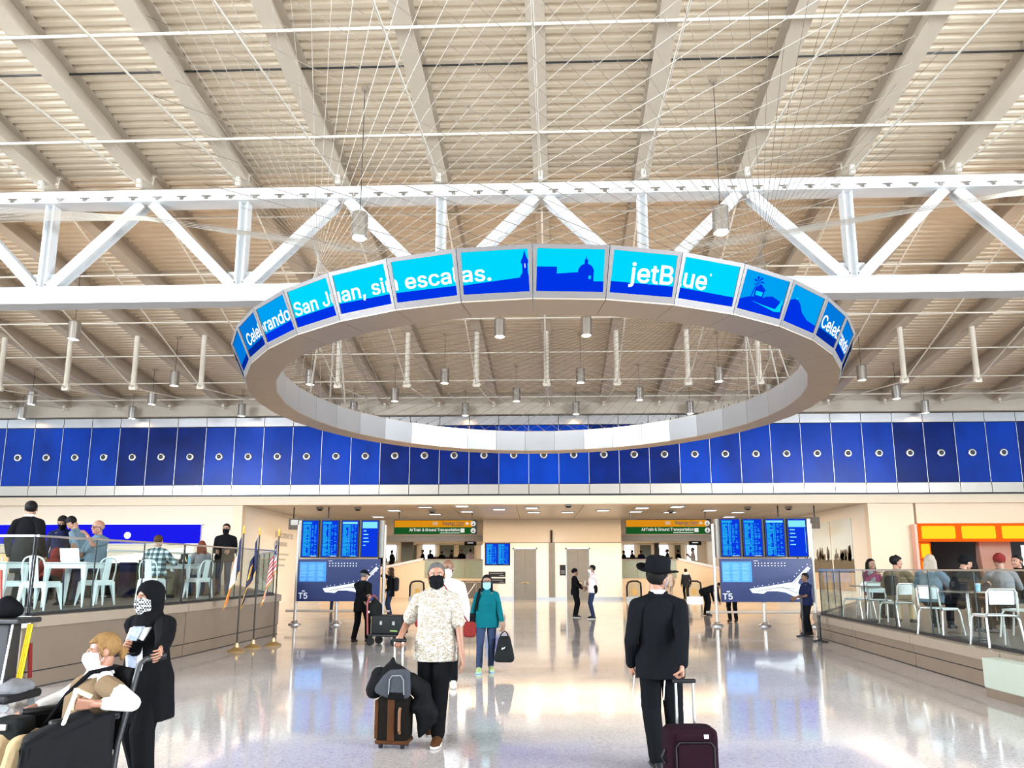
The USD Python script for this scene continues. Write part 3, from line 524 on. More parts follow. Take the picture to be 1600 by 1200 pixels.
# overhead direction signs
em('sign_orange', (.95, .36, .01), .75); em('sign_green', (.012, .11, .022), .8); mt('sign_black', (.01, .01, .01), .4); em('sign_white', (.9, .9, .85), .9)
def way_sign(label, xa, xb, y):
    t = thing('direction_sign', label, 'sign', ((xa + xb) / 2, y, 3.34)); w = xb - xa
    obj(t, 'orange_panel', B(xa, xb - .18, y - .06, y + .06, 3.70, 4.03), 'sign_orange'); obj(t, 'green_panel', B(xa, xb - .18, y - .06, y + .06, 3.36, 3.69), 'sign_green')
    obj(t, 'frame', [B(xb - .18, xb + .06, y - .07, y + .07, 3.34, 4.05), B(xa - .03, xa, y - .07, y + .07, 3.34, 4.05), B(xa, xb, y - .07, y + .07, 4.03, 4.06)], 'black_plastic')
    for f in (.05, .95): obj(t, 'hanger', tube([(xa + w * f, y, 4.05), (xa + w * f, y, 4.42)], .03, 8), 'dark_metal')
    obj(t, 'lettering', text('Baggage Claim', .155, (xa + w * .585, y - .06, 3.82), depth=.006, width=w * .27), 'sign_black'); obj(t, 'lettering', text('AirTrain & Ground Transportation', .14, (xa + w * .18, y - .06, 3.50), depth=.006, width=w * .62), 'sign_white')
    obj(t, 'small_lettering', [B(xa + w * .70, xa + w * .85, y - .064, y - .06, 3.745, 3.775)], 'sign_black'); obj(t, 'small_lettering', B(xa + w * .56, xa + w * .80, y - .064, y - .06, 3.40, 3.43), 'sign_white')
    obj(t, 'pictogram', [B(xa + w * .47 + .05 * i, xa + w * .47 + .05 * i + .03, y - .064, y - .06, 3.80, 3.96) for i in range(5)] + [B(xa + w * .87, xa + w * .91, y - .064, y - .06, 3.82, 3.90), B(xa + w * .88, xa + w * .90, y - .064, y - .06, 3.90, 3.95)], 'grey'); obj(t, 'pictogram', B(xa + w * .81, xa + w * .86, y - .064, y - .06, 3.43, 3.63), 'sign_white')
    for z in (3.865, 3.525):
        c = xb - .14; a = obj(t, 'arrow_disc', rot(lathe([(.01, 0), (.125, 0), (.125, .012), (.01, .012)], 20), PI / 2, 'x').apply_translation((c, y - .06, z)), 'sign_white')
        obj(a, 'arrow', [B(c - .015, c + .015, y - .08, y - .072, z - .06, z + .08), bar((c, y - .076, z - .075), (c - .06, y - .076, z - .01), .008, .03), bar((c, y - .076, z - .075), (c + .06, y - .076, z - .01), .008, .03)], 'sign_black')
way_sign('left hanging sign with an orange stripe over a green stripe, near the escalator', atY(617, 820, 33)[0], atY(744, 820, 33)[0], 33); way_sign('right hanging sign with an orange stripe over a green stripe, near the escalator', atY(978, 820, 33)[0], atY(1109, 820, 33)[0], 33)
for lab, pxa, pxb, s in (('brown hanging sign above the left flight screens', 452, 520, 'No Entry'), ('brown hanging sign above the right flight screens', 1209, 1280, 'No Entry')):
    a, b = atY(pxa, 812, 30), atY(pxb, 812, 30); t = thing('entry_sign', lab, 'sign', ((a[0] + b[0]) / 2, 30, 3.4))
    obj(t, 'panel', B(a[0], b[0], 29.95, 30.05, 3.42, 3.92), 'brown_dark'); obj(t, 'lettering', text(s, .17, (a[0] + .55, 29.95, 3.66), depth=.006), 'sign_white'); obj(t, 'pictogram', B(a[0] + .1, a[0] + .42, 29.944, 29.95, 3.62, 3.86), 'sign_white')
    for f in (.1, .9): obj(t, 'hanger', tube([(a[0] + (b[0] - a[0]) * f, 30, 3.92), (a[0] + (b[0] - a[0]) * f, 30, 4.42)], .03, 8), 'dark_metal')
for i, (px, py, lab) in enumerate(((500, 796, 'dark dome camera under the passage ceiling above the left flight screens, nearer the sign hanger'), (559, 796, 'dark dome camera under the passage ceiling right of the left flight screens'), (675, 800, 'dark dome camera on the ceiling above the left hanging sign'), (888, 791, 'dark dome camera on the passage ceiling in the middle'), (1048, 800, 'dark dome camera on the ceiling above the right hanging sign'), (1168, 795, 'dark dome camera left of the right flight screens top'), (1232, 795, 'dark dome camera above the right flight screens'))):
    p = atZ(px, py - 3, 4.42); t = thing('dome_camera', lab, 'security camera', (p[0], p[1], 4.28)); obj(t, 'dome', lathe([(.01, 4.26), (.10, 4.28), (.13, 4.34), (.01, 4.35)], 14, (p[0], p[1], 0)), 'black_plastic'); obj(t, 'mount', lathe([(.01, 4.34), (.16, 4.34), (.16, 4.42), (.01, 4.42)], 14, (p[0], p[1], 0)), 'grey')
# wall text and murals on the passage's side walls
def strips(x, y0, y1, z0, z1, n, seed):
    r_ = random.Random(seed); return [B(x, x + .01, y0, y0 + (y1 - y0) * r_.uniform(.5, 1), z1 - (z1 - z0) * (i + .6) / n, z1 - (z1 - z0) * i / n) for i in range(n)]
t = thing('wall_text', 'pale grey welcome text on the lit wall left of the left flight sign', 'wall lettering', (LX, 34, 1.5)); mt('text_grey', (.45, .43, .40), .6)
obj(t, 'lettering', text('Welcome to', .32, (LX + .002, 32.5, 3.2), (0, 1, 0), (0, 0, 1), depth=.008), 'text_grey')
for z, L_, h_ in ((2.8, 1.7, .2), (2.35, 2.0, .09), (2.1, 1.6, .09), (1.8, 1.5, .1)): obj(t, 'faint_line', B(LX + .002, LX + .008, 32.5, 32.5 + L_, z, z + h_), 'text_grey')
mt('mural_sky', (.62, .72, .76), .5); mt('mural_dark', (.13, .11, .075), .5, var=.5, scale=3); mt('mural_sand', (.62, .46, .34), .5, var=.3, scale=2)
rng = random.Random(12)
for i, (y0, y1) in enumerate(((30.3, 32.3), (32.5, 37.0))):
    t = thing('mural', ('nearer', 'farther')[i] + ' large beach photo mural on the white wall behind the right flight sign', 'poster', (RX, (y0 + y1) / 2, .8))
    x = RX - .03
    obj(t, 'sky', B(x, RX - .01, y0, y1, 2.1, 3.9), 'mural_sky'); obj(t, 'sand', B(x, RX - .01, y0, y1, .7, 1.5), 'mural_sand')
    obj(t, 'bushes', B(x, RX - .01, y0, y1, 1.5, 2.1), 'mural_dark')
    for j in range(22):
        c, w, h_ = rng.uniform(y0 + .2, y1 - .2), rng.uniform(.06, .16), rng.uniform(.15, .75)
        obj(t, 'palm', plane_poly([(0, 0), (w * .2, 0), (w, h_ * .6), (w * .5, h_), (-w * .4, h_ * .9), (-w, h_ * .5)], (x, c, 2.0), (0, -1, 0), (0, 0, 1), .004), 'mural_dark')
# ---------------------------------------------------------------- flags
mt('gold', (.80, .42, .06), .4, .3); mt('flag_navy', (.012, .018, .07), .7); mt('flag_white', (.80, .78, .78), .7); mt('flag_orange', (.72, .16, .03), .7); mt('flag_red', (.50, .03, .04), .7); mt('pole_dark', (.03, .02, .015), .35)
def flag(label, x, y, side, colour, fly=.95, hoist=.75):
    t = thing('flag', label, 'flag', (x, y, 0))
    obj(t, 'base', lathe([(.01, 0), (.17, 0), (.18, .02), (.12, .05), (.05, .09), (.035, .16), (.02, .18)], 24, (x, y, 0)), 'brass'); obj(t, 'pole', tube([(x, y, .1), (x, y, 2.38)], .016, 10), 'pole_dark')
    obj(t, 'finial', lathe([(.005, 2.36), (.03, 2.40), (.012, 2.44), (.025, 2.48), (.004, 2.56)], 10, (x, y, 0)), 'gold')
    nu, nv = 40, 24; P = np.zeros((nu + 1, nv + 1, 3))
    for i in range(nu + 1):
        for j in range(nv + 1):
            u, v = i / nu, j / nv
            w = side * (.02 + .30 * (u ** .8) * (.45 + .55 * v) + .045 * math.sin(11 * u + 1.5 * v) * u)
            P[i, j] = (x + w, y - .03 - .07 * math.sin(13 * u + 2 * v) * min(1, 3 * u), 2.33 - hoist * v - fly * .78 * u)
    by = {}
    for i in range(nu):
        for j in range(nv):
            c = colour((i + .5) / nu, (j + .5) / nv); by.setdefault(c, []).append((i, j))
    for c, cells in by.items():
        v, f = [], []
        for i, j in cells:
            b = len(v); v += [P[i, j], P[i + 1, j], P[i + 1, j + 1], P[i, j + 1]]; f.append((b, b + 1, b + 2, b + 3))
        m = T((np.array(v), np.array(f))); m.merge_vertices()
        obj(t, 'fringe' if c == 'gold' else 'cloth_' + c.replace('flag_', ''), m, c, smooth=True)
    return t
edge = lambda u, v: u > .94 or v > .96
flag('blue, white and orange flag with gold fringe on a stand, leftmost of three flags', -6.05, 13.86, -1, lambda u, v: 'gold' if edge(u, v) else ('flag_navy' if u < .3 else 'flag_white' if u < .55 else 'flag_orange'), fly=1.0)
flag('dark navy flag with gold fringe on a stand, middle of three flags', -5.98, 14.5, -1, lambda u, v: 'gold' if edge(u, v) or (.42 < u < .5 and .3 < v < .7) else 'flag_navy', fly=1.05)
flag('flag with red and white stripes and a starry navy corner, rightmost of three flags', -5.72, 14.95, -1, lambda u, v: 'gold' if edge(u, v) else (('flag_white' if (int(u * 22) % 3 == 1 and int(v * 16) % 3 == 1) else 'flag_navy') if u < .36 and v < .54 else ('flag_red' if int(v * 13) % 2 == 0 else 'flag_white')), fly=1.0)
# ---------------------------------------------------------------- people
mt('skin_light', (.33, .17, .105), .5, var=.06, scale=20); mt('skin_mid', (.24, .12, .07), .5, var=.06, scale=20); mt('skin_dark', (.17, .08, .045), .5, var=.06, scale=20); mt('skin_pink', (.34, .16, .10), .5, var=.06, scale=20)
mt('eye_white', (.75, .73, .70), .2); mt('eye_dark', (.02, .015, .012), .2); mt('lip', (.45, .16, .13), .5)
for n_, c in dict(black_cloth=(.006, .006, .007), black_suit=(.006, .0065, .008), dark_cloth=(.022, .022, .026), navy_cloth=(.012, .016, .05), white_cloth=(.72, .70, .68), teal_cloth=(.003, .095, .115), jeans=(.03, .043, .085), grey_blue=(.12, .17, .21), grey_cloth=(.20, .20, .21),
                  red_cloth=(.16, .02, .018), olive=(.13, .11, .06), khaki=(.44, .32, .18), tan_vest=(.20, .135, .08), beige_coat=(.55, .46, .40), brown_leather=(.075, .03, .013), maroon=(.014, .0045, .008), tan_jacket=(.15, .11, .065), pink_white=(.75, .62, .60), magenta=(.2, .03, .08), denim_dark=(.02, .03, .06), mask_white=(.66, .62, .56), mask_blue=(.26, .48, .60)).items():
    mt(n_, c, .9, var=.12, scale=30, spec=.06)
for n_, c in dict(hair_black=(.006, .005, .0045), hair_brown=(.06, .03, .015), hair_grey=(.10, .095, .09), hair_blond=(.23, .125, .045), hair_redbrown=(.13, .03, .012), hair_pale=(.34, .28, .22)).items():
    mt(n_, c, .6, var=.4, scale=60, spec=.15, bump=.6, bscale=180, stretch=(1, 1, .25))
def pattern(name, nodes, links): MATS[name] = usdkit.material(stage, '/World/Looks/' + name, nodes, links, surface='p.BSDF')
pattern('camo_shirt', {'g': ('geometry', {}), 'm': ('mapping', {'scale': (1, 1, 1.9)}), 'n': ('noise_texture', {'scale': 17.0, 'detail': 2.5, 'distortion': .7}), 'r': ('rgb_ramp', {'ramp': [(0, (.52, .49, .44)), (.46, (.52, .49, .44)), (.48, (.32, .26, .18)), (.53, (.26, .20, .12)), (.55, (.50, .46, .40)), (.60, (.50, .46, .40)), (.62, (.26, .205, .135)), (.66, (.26, .205, .135)), (.68, (.50, .47, .42)), (1, (.50, .47, .42))]}), 'p': ('principled_bsdf', {'roughness': .85})},
        [('g.position', 'm.vector'), ('m.vector', 'n.vector'), ('n.fac', 'r.fac'), ('r.color', 'p.base_color')])
pattern('plaid', {'g': ('geometry', {}), 's': ('separate_xyz', {}), 'a': ('math', {'math_type': 'multiply', 'value2': 9.0}), 'b': ('math', {'math_type': 'multiply', 'value2': 9.0}), 'c': ('math', {'math_type': 'fraction'}), 'd': ('math', {'math_type': 'fraction'}), 'e': ('math', {'math_type': 'greater_than', 'value2': .5}), 'f': ('math', {'math_type': 'greater_than', 'value2': .5}), 'h': ('math', {'math_type': 'add'}), 'k': ('math', {'math_type': 'multiply', 'value2': .5}),
                  'r': ('rgb_ramp', {'ramp': [(0, (.60, .66, .64)), (.3, (.60, .66, .64)), (.35, (.14, .22, .24)), (.7, (.14, .22, .24)), (.75, (.02, .04, .05)), (1, (.02, .04, .05))], 'interpolate': False}), 'p': ('principled_bsdf', {'roughness': .85})},
        [('g.position', 's.vector'), ('s.x', 'a.value1'), ('s.z', 'b.value1'), ('a.value', 'c.value1'), ('b.value', 'd.value1'), ('c.value', 'e.value1'), ('d.value', 'f.value1'), ('e.value', 'h.value1'), ('f.value', 'h.value2'), ('h.value', 'k.value1'), ('k.value', 'r.fac'), ('r.color', 'p.base_color')])
pattern('check_mask', {'g': ('geometry', {}), 'c': ('checker_texture', {'scale': 70.0, 'color1': (.75, .75, .75), 'color2': (.03, .03, .03)}), 'p': ('principled_bsdf', {'roughness': .8})}, [('g.position', 'c.vector'), ('c.color', 'p.base_color')])
mt('scarf_blue', (.05, .08, .16), .8, col2=(.45, .50, .56), scale=25)

def finish(ms, l, it=8, noise_=0.0, seed=0):
    q = m3.Manifold.batch_boolean(ms, m3.OpType.Add) if len(ms) > 1 else ms[0]
    q = q.simplify(.0015).refine_to_length(l); m = T(q); m.merge_vertices()
    trimesh.smoothing.filter_taubin(m, lamb=.5, nu=.53, iterations=it)
    if noise_:
        m.vertices = m.vertices + m.vertex_normals * ((meshkit.fbm(m.vertices * np.array((9, 9, 5)) + seed * 7.3, 3, seed) - .5) * 2 * noise_)[:, None]
    return m
def ell(c, rx, ry, n=14):
    t = np.arange(n) * 2 * PI / n; return np.stack([c[0] + rx * np.cos(t), c[1] + ry * np.sin(t), np.full(n, c[2])], 1)
def loftst(st, X):
    """union of hulls of consecutive elliptical sections (x, y, z, rx, ry); X maps local points to posed points"""
    ms = []
    for a, b in zip(st[:-1], st[1:]): ms.append(m3.Manifold.hull_points(X(np.vstack([ell(a[:3], a[3], a[4]), ell(b[:3], b[3], b[4])]))))
    return ms
def ik(a, t, l1, l2, pole):
    a, t = np.asarray(a, float), np.asarray(t, float); d = t - a; L = min(np.linalg.norm(d), (l1 + l2) * .999); L = max(L, abs(l1 - l2) + .02); dn = unit(d)
    c = (l1 * l1 + L * L - l2 * l2) / (2 * L); h = math.sqrt(max(l1 * l1 - c * c, 0)); p = np.asarray(pole, float); p = unit(p - dn * (p @ dn))
    return a + dn * c + p * h, a + dn * L
def Rm(ax, ang): return trimesh.transformations.rotation_matrix(ang, {'x': (1, 0, 0), 'y': (0, 1, 0), 'z': (0, 0, 1)}[ax])[:3, :3]
def hand(w, d, palm_n, side, curl, spread=0.0):
    """palm, four fingers and a thumb at wrist w, pointing along d; palm_n is where the palm faces; side +1 right hand"""
    d = unit(d); n = unit(np.asarray(palm_n, float) - d * (np.asarray(palm_n, float) @ d)); a = np.cross(d, n) * side      # a: towards the little finger... thumb is at -a
    P = lambda f, s, h: w + d * f + a * s + n * h
    ms = [hullm([sph(P(0, -.018, 0), .020, 8), sph(P(0, .018, 0), .020, 8), sph(P(.085, -.034, 0), .0135, 8), sph(P(.08, .034, 0), .0125, 8), sph(P(.03, -.036, .004), .015, 8)])]
    for s, L, f0 in ((-.032, .074, .084), (-.011, .084, .088), (.011, .077, .086), (.031, .060, .078)):
        p = P(f0, s, 0); ang = 0.0; r = .0092
        for seg in (.45, .32, .25):
            ang += curl; q = p + (d * math.cos(ang) + n * math.sin(ang)) * L * seg + a * s * spread * seg; ms.append(cap(p, q, r, r * .9, 8)); p = q; r *= .9
    p = P(.022, -.034, .006); t1 = p + unit(d * .75 - a * .75 + n * .35) * .04; t2 = t1 + unit(d * (.9 - curl * .3) - a * .12 + n * (.25 + curl * .55)) * .034; t3 = t2 + unit(d * (.8 - curl * .4) + a * .25 * curl + n * (.2 + curl * .6)) * .026
    ms += [cap(p, t1, .014, .011, 8), cap(t1, t2, .011, .0098, 8), cap(t2, t3, .0098, .008, 8)]
    return ms
def person(name_loc, label, h=1.74, rz=0.0, skin='skin_light', fat=1.0, lean=0.0, twist=0.0, tilt=0.0, head=(0, 0, 0), sit=None, hands=None, feet=None, poles=None, curl=(.35, .35), palms=None, top=None, legs='black_cloth', shoes='black_plastic', sole=None,
           hair=None, mask=None, hat=None, res=.02, glasses=False, fem=False, extras=None, group=None, face=True, ears=True):
    """A person at name_loc (x, y, z of the ground) looking along their own +y, turned by rz. top: dict(mat, hem, sleeve 0..2, girth, flare, collar, open). Lengths are for a 1.75 m figure and scaled."""
    s = h / 1.75; t = thing('person', label, 'person', name_loc, rz, group)
    hips_z = .93 if sit is None else sit / s + .085
    base = np.array((0, 0, hips_z - .93)); pv = np.array((0, 0, .95)); R = Rm('z', twist) @ Rm('y', tilt) @ Rm('x', -lean)
    UPP = lambda p: ((np.asarray(p, float) - pv) @ R.T + pv + base) * s
    LOW = lambda p: (np.asarray(p, float) + base) * s
    sw = (.160 if fem else .180) * (1 + .25 * (fat - 1)); sh = {i: UPP((i * sw, -.012, 1.368)) for i in (-1, 1)}
    hp = {i: LOW((i * .092, 0, .93)) for i in (-1, 1)}
    hands = hands or {}; feet = feet or {}; poles = poles or {}; palms = palms or {}
    el, wr, kn, an, toe = {}, {}, {}, {}, {}
    for i in (-1, 1):
        tg = hands.get(i, (i * .27, .03, .84)); tg = np.array(tg, float) * s + (base * s if sit is None and i not in hands else 0) if i in hands else UPP(tg)
        el[i], wr[i] = ik(sh[i], tg, .30 * s, .265 * s, poles.get(i, (i * .35, -1, -.2)))
        ft = np.array(feet.get(i, (i * .10, 0, 0) if sit is None else (i * .12, .42, 0)), float) * s; td = np.array(feet.get((i, 'd'), (i * .12, 1, 0)), float)
        kn[i], an[i] = ik(hp[i], ft + (0, 0, .085 * s), .44 * s, .425 * s, poles.get((i, 'k'), (i * .08, 1, .1))); toe[i] = unit(td)
    # --- body, one continuous surface
    body = loftst([(0, 0, .84, .13, .09), (0, 0, .95, .16 * fat, .10 * fat), (0, 0, 1.10, .135 * fat, .09 * fat), (0, 0, 1.28, .155 * fat, .105 * fat), (0, -.01, 1.40, .145, .085), (0, -.01, 1.465, .06, .055)], UPP if sit is None else (lambda p: UPP(p)))
    hc = UPP((0, .012, 1.60)); HR = R @ Rm('z', head[0]) @ Rm('x', head[1]) @ Rm('y', head[2]); s1 = s * 1.06; HD = lambda p: hc + (HR @ np.asarray(p, float)) * s1
    def hs(p, r, n=14):
        rr = (r, r, r) if np.ndim(r) == 0 else r; M = np.eye(4)[:3]; M = np.hstack([HR @ np.diag(rr) * s1, HD(p)[:, None]]); return m3.Manifold.sphere(1.0, n).transform(M)
    body.append(hullm([sph(UPP((0, -.015, 1.44)), .062 * s, 10), sph(HD((0, -.02, -.05)), .054 * s, 10)]))
    body += [hs((0, -.012, .045), (.077, .097, .088), 20), hullm([hs((0, .03, .03), (.066, .058, .05)), hs((0, .042, -.045), (.050, .045, .04)), hs((0, .066, -.082), .024), hs((-.046, .01, -.055), .022), hs((.046, .01, -.055), .022)])]
    if face:
        body += [hullm([hs((0, .094, .022), .009, 8), hs((0, .108, -.018), .0135, 8), hs((-.014, .094, -.024), .009, 8), hs((.014, .094, -.024), .009, 8)]), hullm([hs((-.034, .080, .030), .010, 8), hs((.034, .080, .030), .010, 8), hs((0, .086, .030), .010, 8)])]
        for i in (-1, 1): body += ([hs((i * .078, -.008, .002), (.010, .020, .030), 10)] if ears else []) + [hs((i * .036, .066, -.030), .020 if not mask else .014, 8)]
    for i in (-1, 1):
        body += [cap(sh[i], el[i], .047 * s, .039 * s), cap(el[i], wr[i], .038 * s, .026 * s), hullm([sph(sh[i], .05 * s), sph(UPP((i * .05, -.01, 1.42)), .045 * s)])]
        d = unit(wr[i] - el[i]); body += [m.scale((s, s, s)).translate(tuple(wr[i])) for m in hand(np.zeros(3), hands.get((i, 'd'), d), palms.get(i, R @ np.array((-i, .25, 0))), i, curl[0 if i < 0 else 1])]
        body += [cap(hp[i], kn[i], .078 * s, .055 * s), cap(kn[i], (kn[i] * .6 + an[i] * .4), .052 * s, .056 * s), cap(kn[i] * .6 + an[i] * .4, an[i], .054 * s, .038 * s), cap(an[i] - (0, 0, .03 * s), an[i] + toe[i] * .10 * s - (0, 0, .045 * s), .034 * s, .03 * s)]
    b = obj(t, 'body', finish(body, max(res * .75, .007), 4), skin, smooth=True, local=True)
    if face:
        for i in (-1, 1):
            ey = obj(b, 'eye', hs((i * .031, .083, .012), (.0135, .0085, .008), 10), 'eye_white', smooth=True, local=True); obj(b, 'iris', hs((i * .031, .0895, .012), (.0062, .004, .0065), 8), 'eye_dark', local=True)
            obj(b, 'eyebrow', hullm([hs((i * .016, .092, .034), .0045, 6), hs((i * .046, .080, .036), .0035, 6)]), hair[1] if hair and hair[1] else 'hair_brown', local=True)
        if not mask: obj(b, 'mouth', T(hullm([hs((-.022, .083, -.052), .005, 6), hs((.022, .083, -.052), .005, 6), hs((0, .092, -.052), .0075, 8)])), 'lip', local=True)
    # --- trousers
    tr = []; lg = (legs if isinstance(legs, dict) else dict(mat=legs)); loose = lg.get('loose', 1.0)
    tr += loftst([(0, 0, .80, .12 * fat, .10), (0, -.005, .92, .175 * fat, .125 * fat), (0, 0, 1.04, .158 * fat, .115 * fat)], UPP if sit is not None else UPP)
    for i in (-1, 1):
        tr += [cap(hp[i], kn[i], .098 * s * (.6 + .4 * fat), .072 * s * loose), cap(kn[i], an[i] + (0, 0, .02 * s), .070 * s * loose, .060 * s * loose)]
    m = finish(tr, res, 5, .006 * s, 3); obj(t, 'trousers', m, lg['mat'], smooth=True, local=True)
    # --- top garment
    tp = top or dict(mat='grey_cloth'); hem = tp.get('hem', .86); gi = tp.get('girth', 1.0) * fat; fl = tp.get('flare', 1.0); sl = tp.get('sleeve', 2)
    st = [(0, 0, hem, max(.180 * gi * fl, .180 * fat), max(.138 * gi * fl, .138 * fat))]
    if hem < .90: st.append((0, 0, .94, max(.192 * gi, .186 * fat), max(.142 * gi, .138 * fat)))
    st += [(0, 0, 1.06, .160 * gi, .122 * gi), (0, .005, 1.27, .175 * (.5 + .5 * gi), .125 * gi), (0, -.01, 1.375, .150 * (.6 + .4 * gi), .10), (0, -.012, 1.43, .100, .085), (0, -.012, 1.485, .066, .062)]
    if fem: st[-4] = (0, .02, 1.25, .160 * (.5 + .5 * gi), .135 * gi)
    tm = loftst(st, UPP)
    for i in (-1, 1):
        k = tp.get('arm', 1.0); tm.append(hullm([sph(sh[i], .064 * s * k), sph(UPP((i * .045, -.014, 1.452)), .040 * s), sph(UPP((i * .12, 0, 1.30)), .06 * s)]))
        if sl >= 2: tm += [cap(sh[i], el[i], .068 * s * k, .056 * s * k), cap(el[i], wr[i] + (el[i] - wr[i]) * (.04 if sl == 2 else .35), .055 * s * k, .042 * s * k)]
        elif sl == 1: e = sh[i] + (el[i] - sh[i]) * .72; tm.append(cap(sh[i], e, .068 * s * k, .066 * s * k))
    m = finish(tm, res, 5, .007 * s, 5); g_ = obj(t, tp.get('name', 'shirt'), m, tp['mat'], smooth=True, local=True)
    if tp.get('collar'):
        for i in (-1, 1): obj(g_, 'collar', hullm([sph(UPP((i * .012, .062, 1.435)), .008 * s, 6), sph(UPP((i * .070, .066, 1.440)), .008 * s, 6), sph(UPP((i * .075, -.02, 1.492)), .010 * s, 6), sph(UPP((i * .04, .04, 1.495)), .010 * s, 6), sph(UPP((i * .045, .085, 1.405)), .006 * s, 6)]), tp['collar'], smooth=40, local=True)
        obj(g_, 'collar', hullm([sph(UPP((x * .07, -.05, 1.485)), .012 * s, 6) for x in (-1, 1)] + [sph(UPP((x * .06, -.075, 1.46)), .012 * s, 6) for x in (-1, 1)]), tp['collar'], smooth=40, local=True)
    # --- shoes
    for i in (-1, 1):
        a = an[i]; d = toe[i]; q = np.array((-d[1], d[0], 0)); P = lambda f, l, z: a + d * f * s + q * l * s + (0, 0, z * s)
        z0 = -.085
        mo = hullm([sph(P(-.055, x, z0 + .04), .030 * s, 10) for x in (-.012, .012)] + [sph(P(.13, x, z0 + .03), .024 * s, 10) for x in (-.024, .024)] + [sph(P(.17, 0, z0 + .026), .022 * s, 10), sph(P(0, 0, z0 + .09), .040 * s, 10)])
        so = obj(t, 'shoe', finish([mo], max(.02, res), 3), shoes, smooth=True, local=True)
        if sole: obj(so, 'sole', hullm([sph(P(f, l, z0 + .014), .013 * s, 6) for f, l in ((-.075, -.02), (-.075, .02), (.09, -.042), (.09, .042), (.17, -.025), (.17, .025), (.19, 0))]), sole, smooth=40, local=True)
    # --- hair, mask, hat
    if hair:
        kind, hm = hair
        cr = hs((0, -.014, .048), (.085, .104, .096), 24)
        nrm = HR @ unit((0, -.62, .78)); off = nrm @ HD((0, .068, .084))
        cut = cr.trim_by_plane(tuple(nrm), float(off))
        cut2 = cr.trim_by_plane(tuple(HR @ unit((0, -1, .15))), float((HR @ unit((0, -1, .15))) @ HD((0, -.005, .03))))
        ms = [cut, cut2.trim_by_plane(tuple(HR @ np.array((0, 0, 1.0))), float((HR @ np.array((0, 0, 1.0))) @ HD((0, 0, -.045))))]
        if kind == 'bald': ms = [cut2.trim_by_plane(tuple(HR @ np.array((0, 0, 1.0))), float((HR @ np.array((0, 0, 1.0))) @ HD((0, 0, -.04)))).trim_by_plane(tuple(HR @ np.array((0, 0, -1.0))), float((HR @ np.array((0, 0, -1.0))) @ HD((0, 0, .035))))]
        if kind == 'long': ms += [hullm([hs((x, -.05, .03), (.05, .05, .05)) for x in (-.045, .045)] + [hs((x, -.075, -.19), (.035, .03, .03)) for x in (-.07, .07)]), hullm([hs((-.082, .0, .03), .018), hs((-.085, .005, -.15), .022), hs((-.06, -.05, -.15), .02)]), hullm([hs((.082, .0, .03), .018), hs((.085, .005, -.15), .022), hs((.06, -.05, -.15), .02)])]
        if kind == 'bun': ms += [hs((0, -.125, -.01), (.038, .035, .045)), hs((-.02, -.12, -.05), .022), hullm([hs((-.05, .068, .085), .014), hs((.05, .068, .085), .014), hs((0, .082, .078), .012), hs((0, .03, .125), .014)]), hullm([hs((-.078, .03, .05), .014), hs((-.08, .0, -.02), .014)]), hullm([hs((.078, .03, .05), .014), hs((.08, .0, -.02), .014)])]
        if kind == 'full': ms += [hullm([hs((-.055, .055, .09), .026), hs((.055, .055, .09), .026), hs((0, .0, .135), .03)]), hs((0, -.05, .06), (.088, .075, .088))]
        obj(t, 'hair', finish(ms, .012 if res < .025 else .02, 3, .006, 9), hm, smooth=True, local=True)
        if kind == 'beard' or (hair and len(hair) > 2): pass
    if mask:
        mm = hullm([hs((0, .117, -.006), .012, 8), hs((0, .122, -.045), .015, 8), hs((-.036, .084, -.004), .014, 8), hs((.036, .084, -.004), .014, 8), hs((0, .085, -.108), .018, 8), hs((-.058, .045, -.012), .014, 8), hs((.058, .045, -.012), .014, 8), hs((-.050, .035, -.085), .016, 8), hs((.050, .035, -.085), .016, 8)])
        mk = obj(t, 'mask', finish([mm], .012, 6), mask, smooth=True, local=True)
        for i in (-1, 1) if ears else (): obj(mk, 'ear_loop', tube([HD(p) for p in ((i * .062, .045, -.012), (i * .082, .0, .028), (i * .088, -.018, .0), (i * .064, .03, -.075))], .0025 * s, 5), mask, local=True)
    if glasses:
        obj(t, 'glasses', [tube([HD((i * .034 + .024 * math.cos(a), .103, .012 + .018 * math.sin(a))) for a in np.linspace(0, 2 * PI, 13)[:-1]], .0028 * s, 5, closed=True) for i in (-1, 1)] + [tube([HD((i * .058, .10, .016)), HD((i * .080, .02, .016))], .0025 * s, 5) for i in (-1, 1)], 'black_plastic', local=True)
    H_ = dict(t=t, HD=HD, hs=hs, UPP=UPP, LOW=LOW, s=s, sh=sh, el=el, wr=wr, kn=kn, an=an, hp=hp, res=res)
    if hat: hat(H_)
    if extras: extras(H_)
    return H_
def wpt(H_, p):
    """a person's own point in world coordinates"""
    b, rz = BASE[H_['t']]; p = np.asarray(p, float); c, s_ = math.cos(rz), math.sin(rz); return b + np.array((p[0] * c - p[1] * s_, p[0] * s_ + p[1] * c, p[2]))
def lpt(loc, rz, p, s):
    """a world point in a person's own scaled coordinates (for hand targets)"""
    d = np.asarray(p, float) - np.asarray(loc, float); c, s_ = math.cos(-rz), math.sin(-rz); return np.array((d[0] * c - d[1] * s_, d[0] * s_ + d[1] * c, d[2])) / s
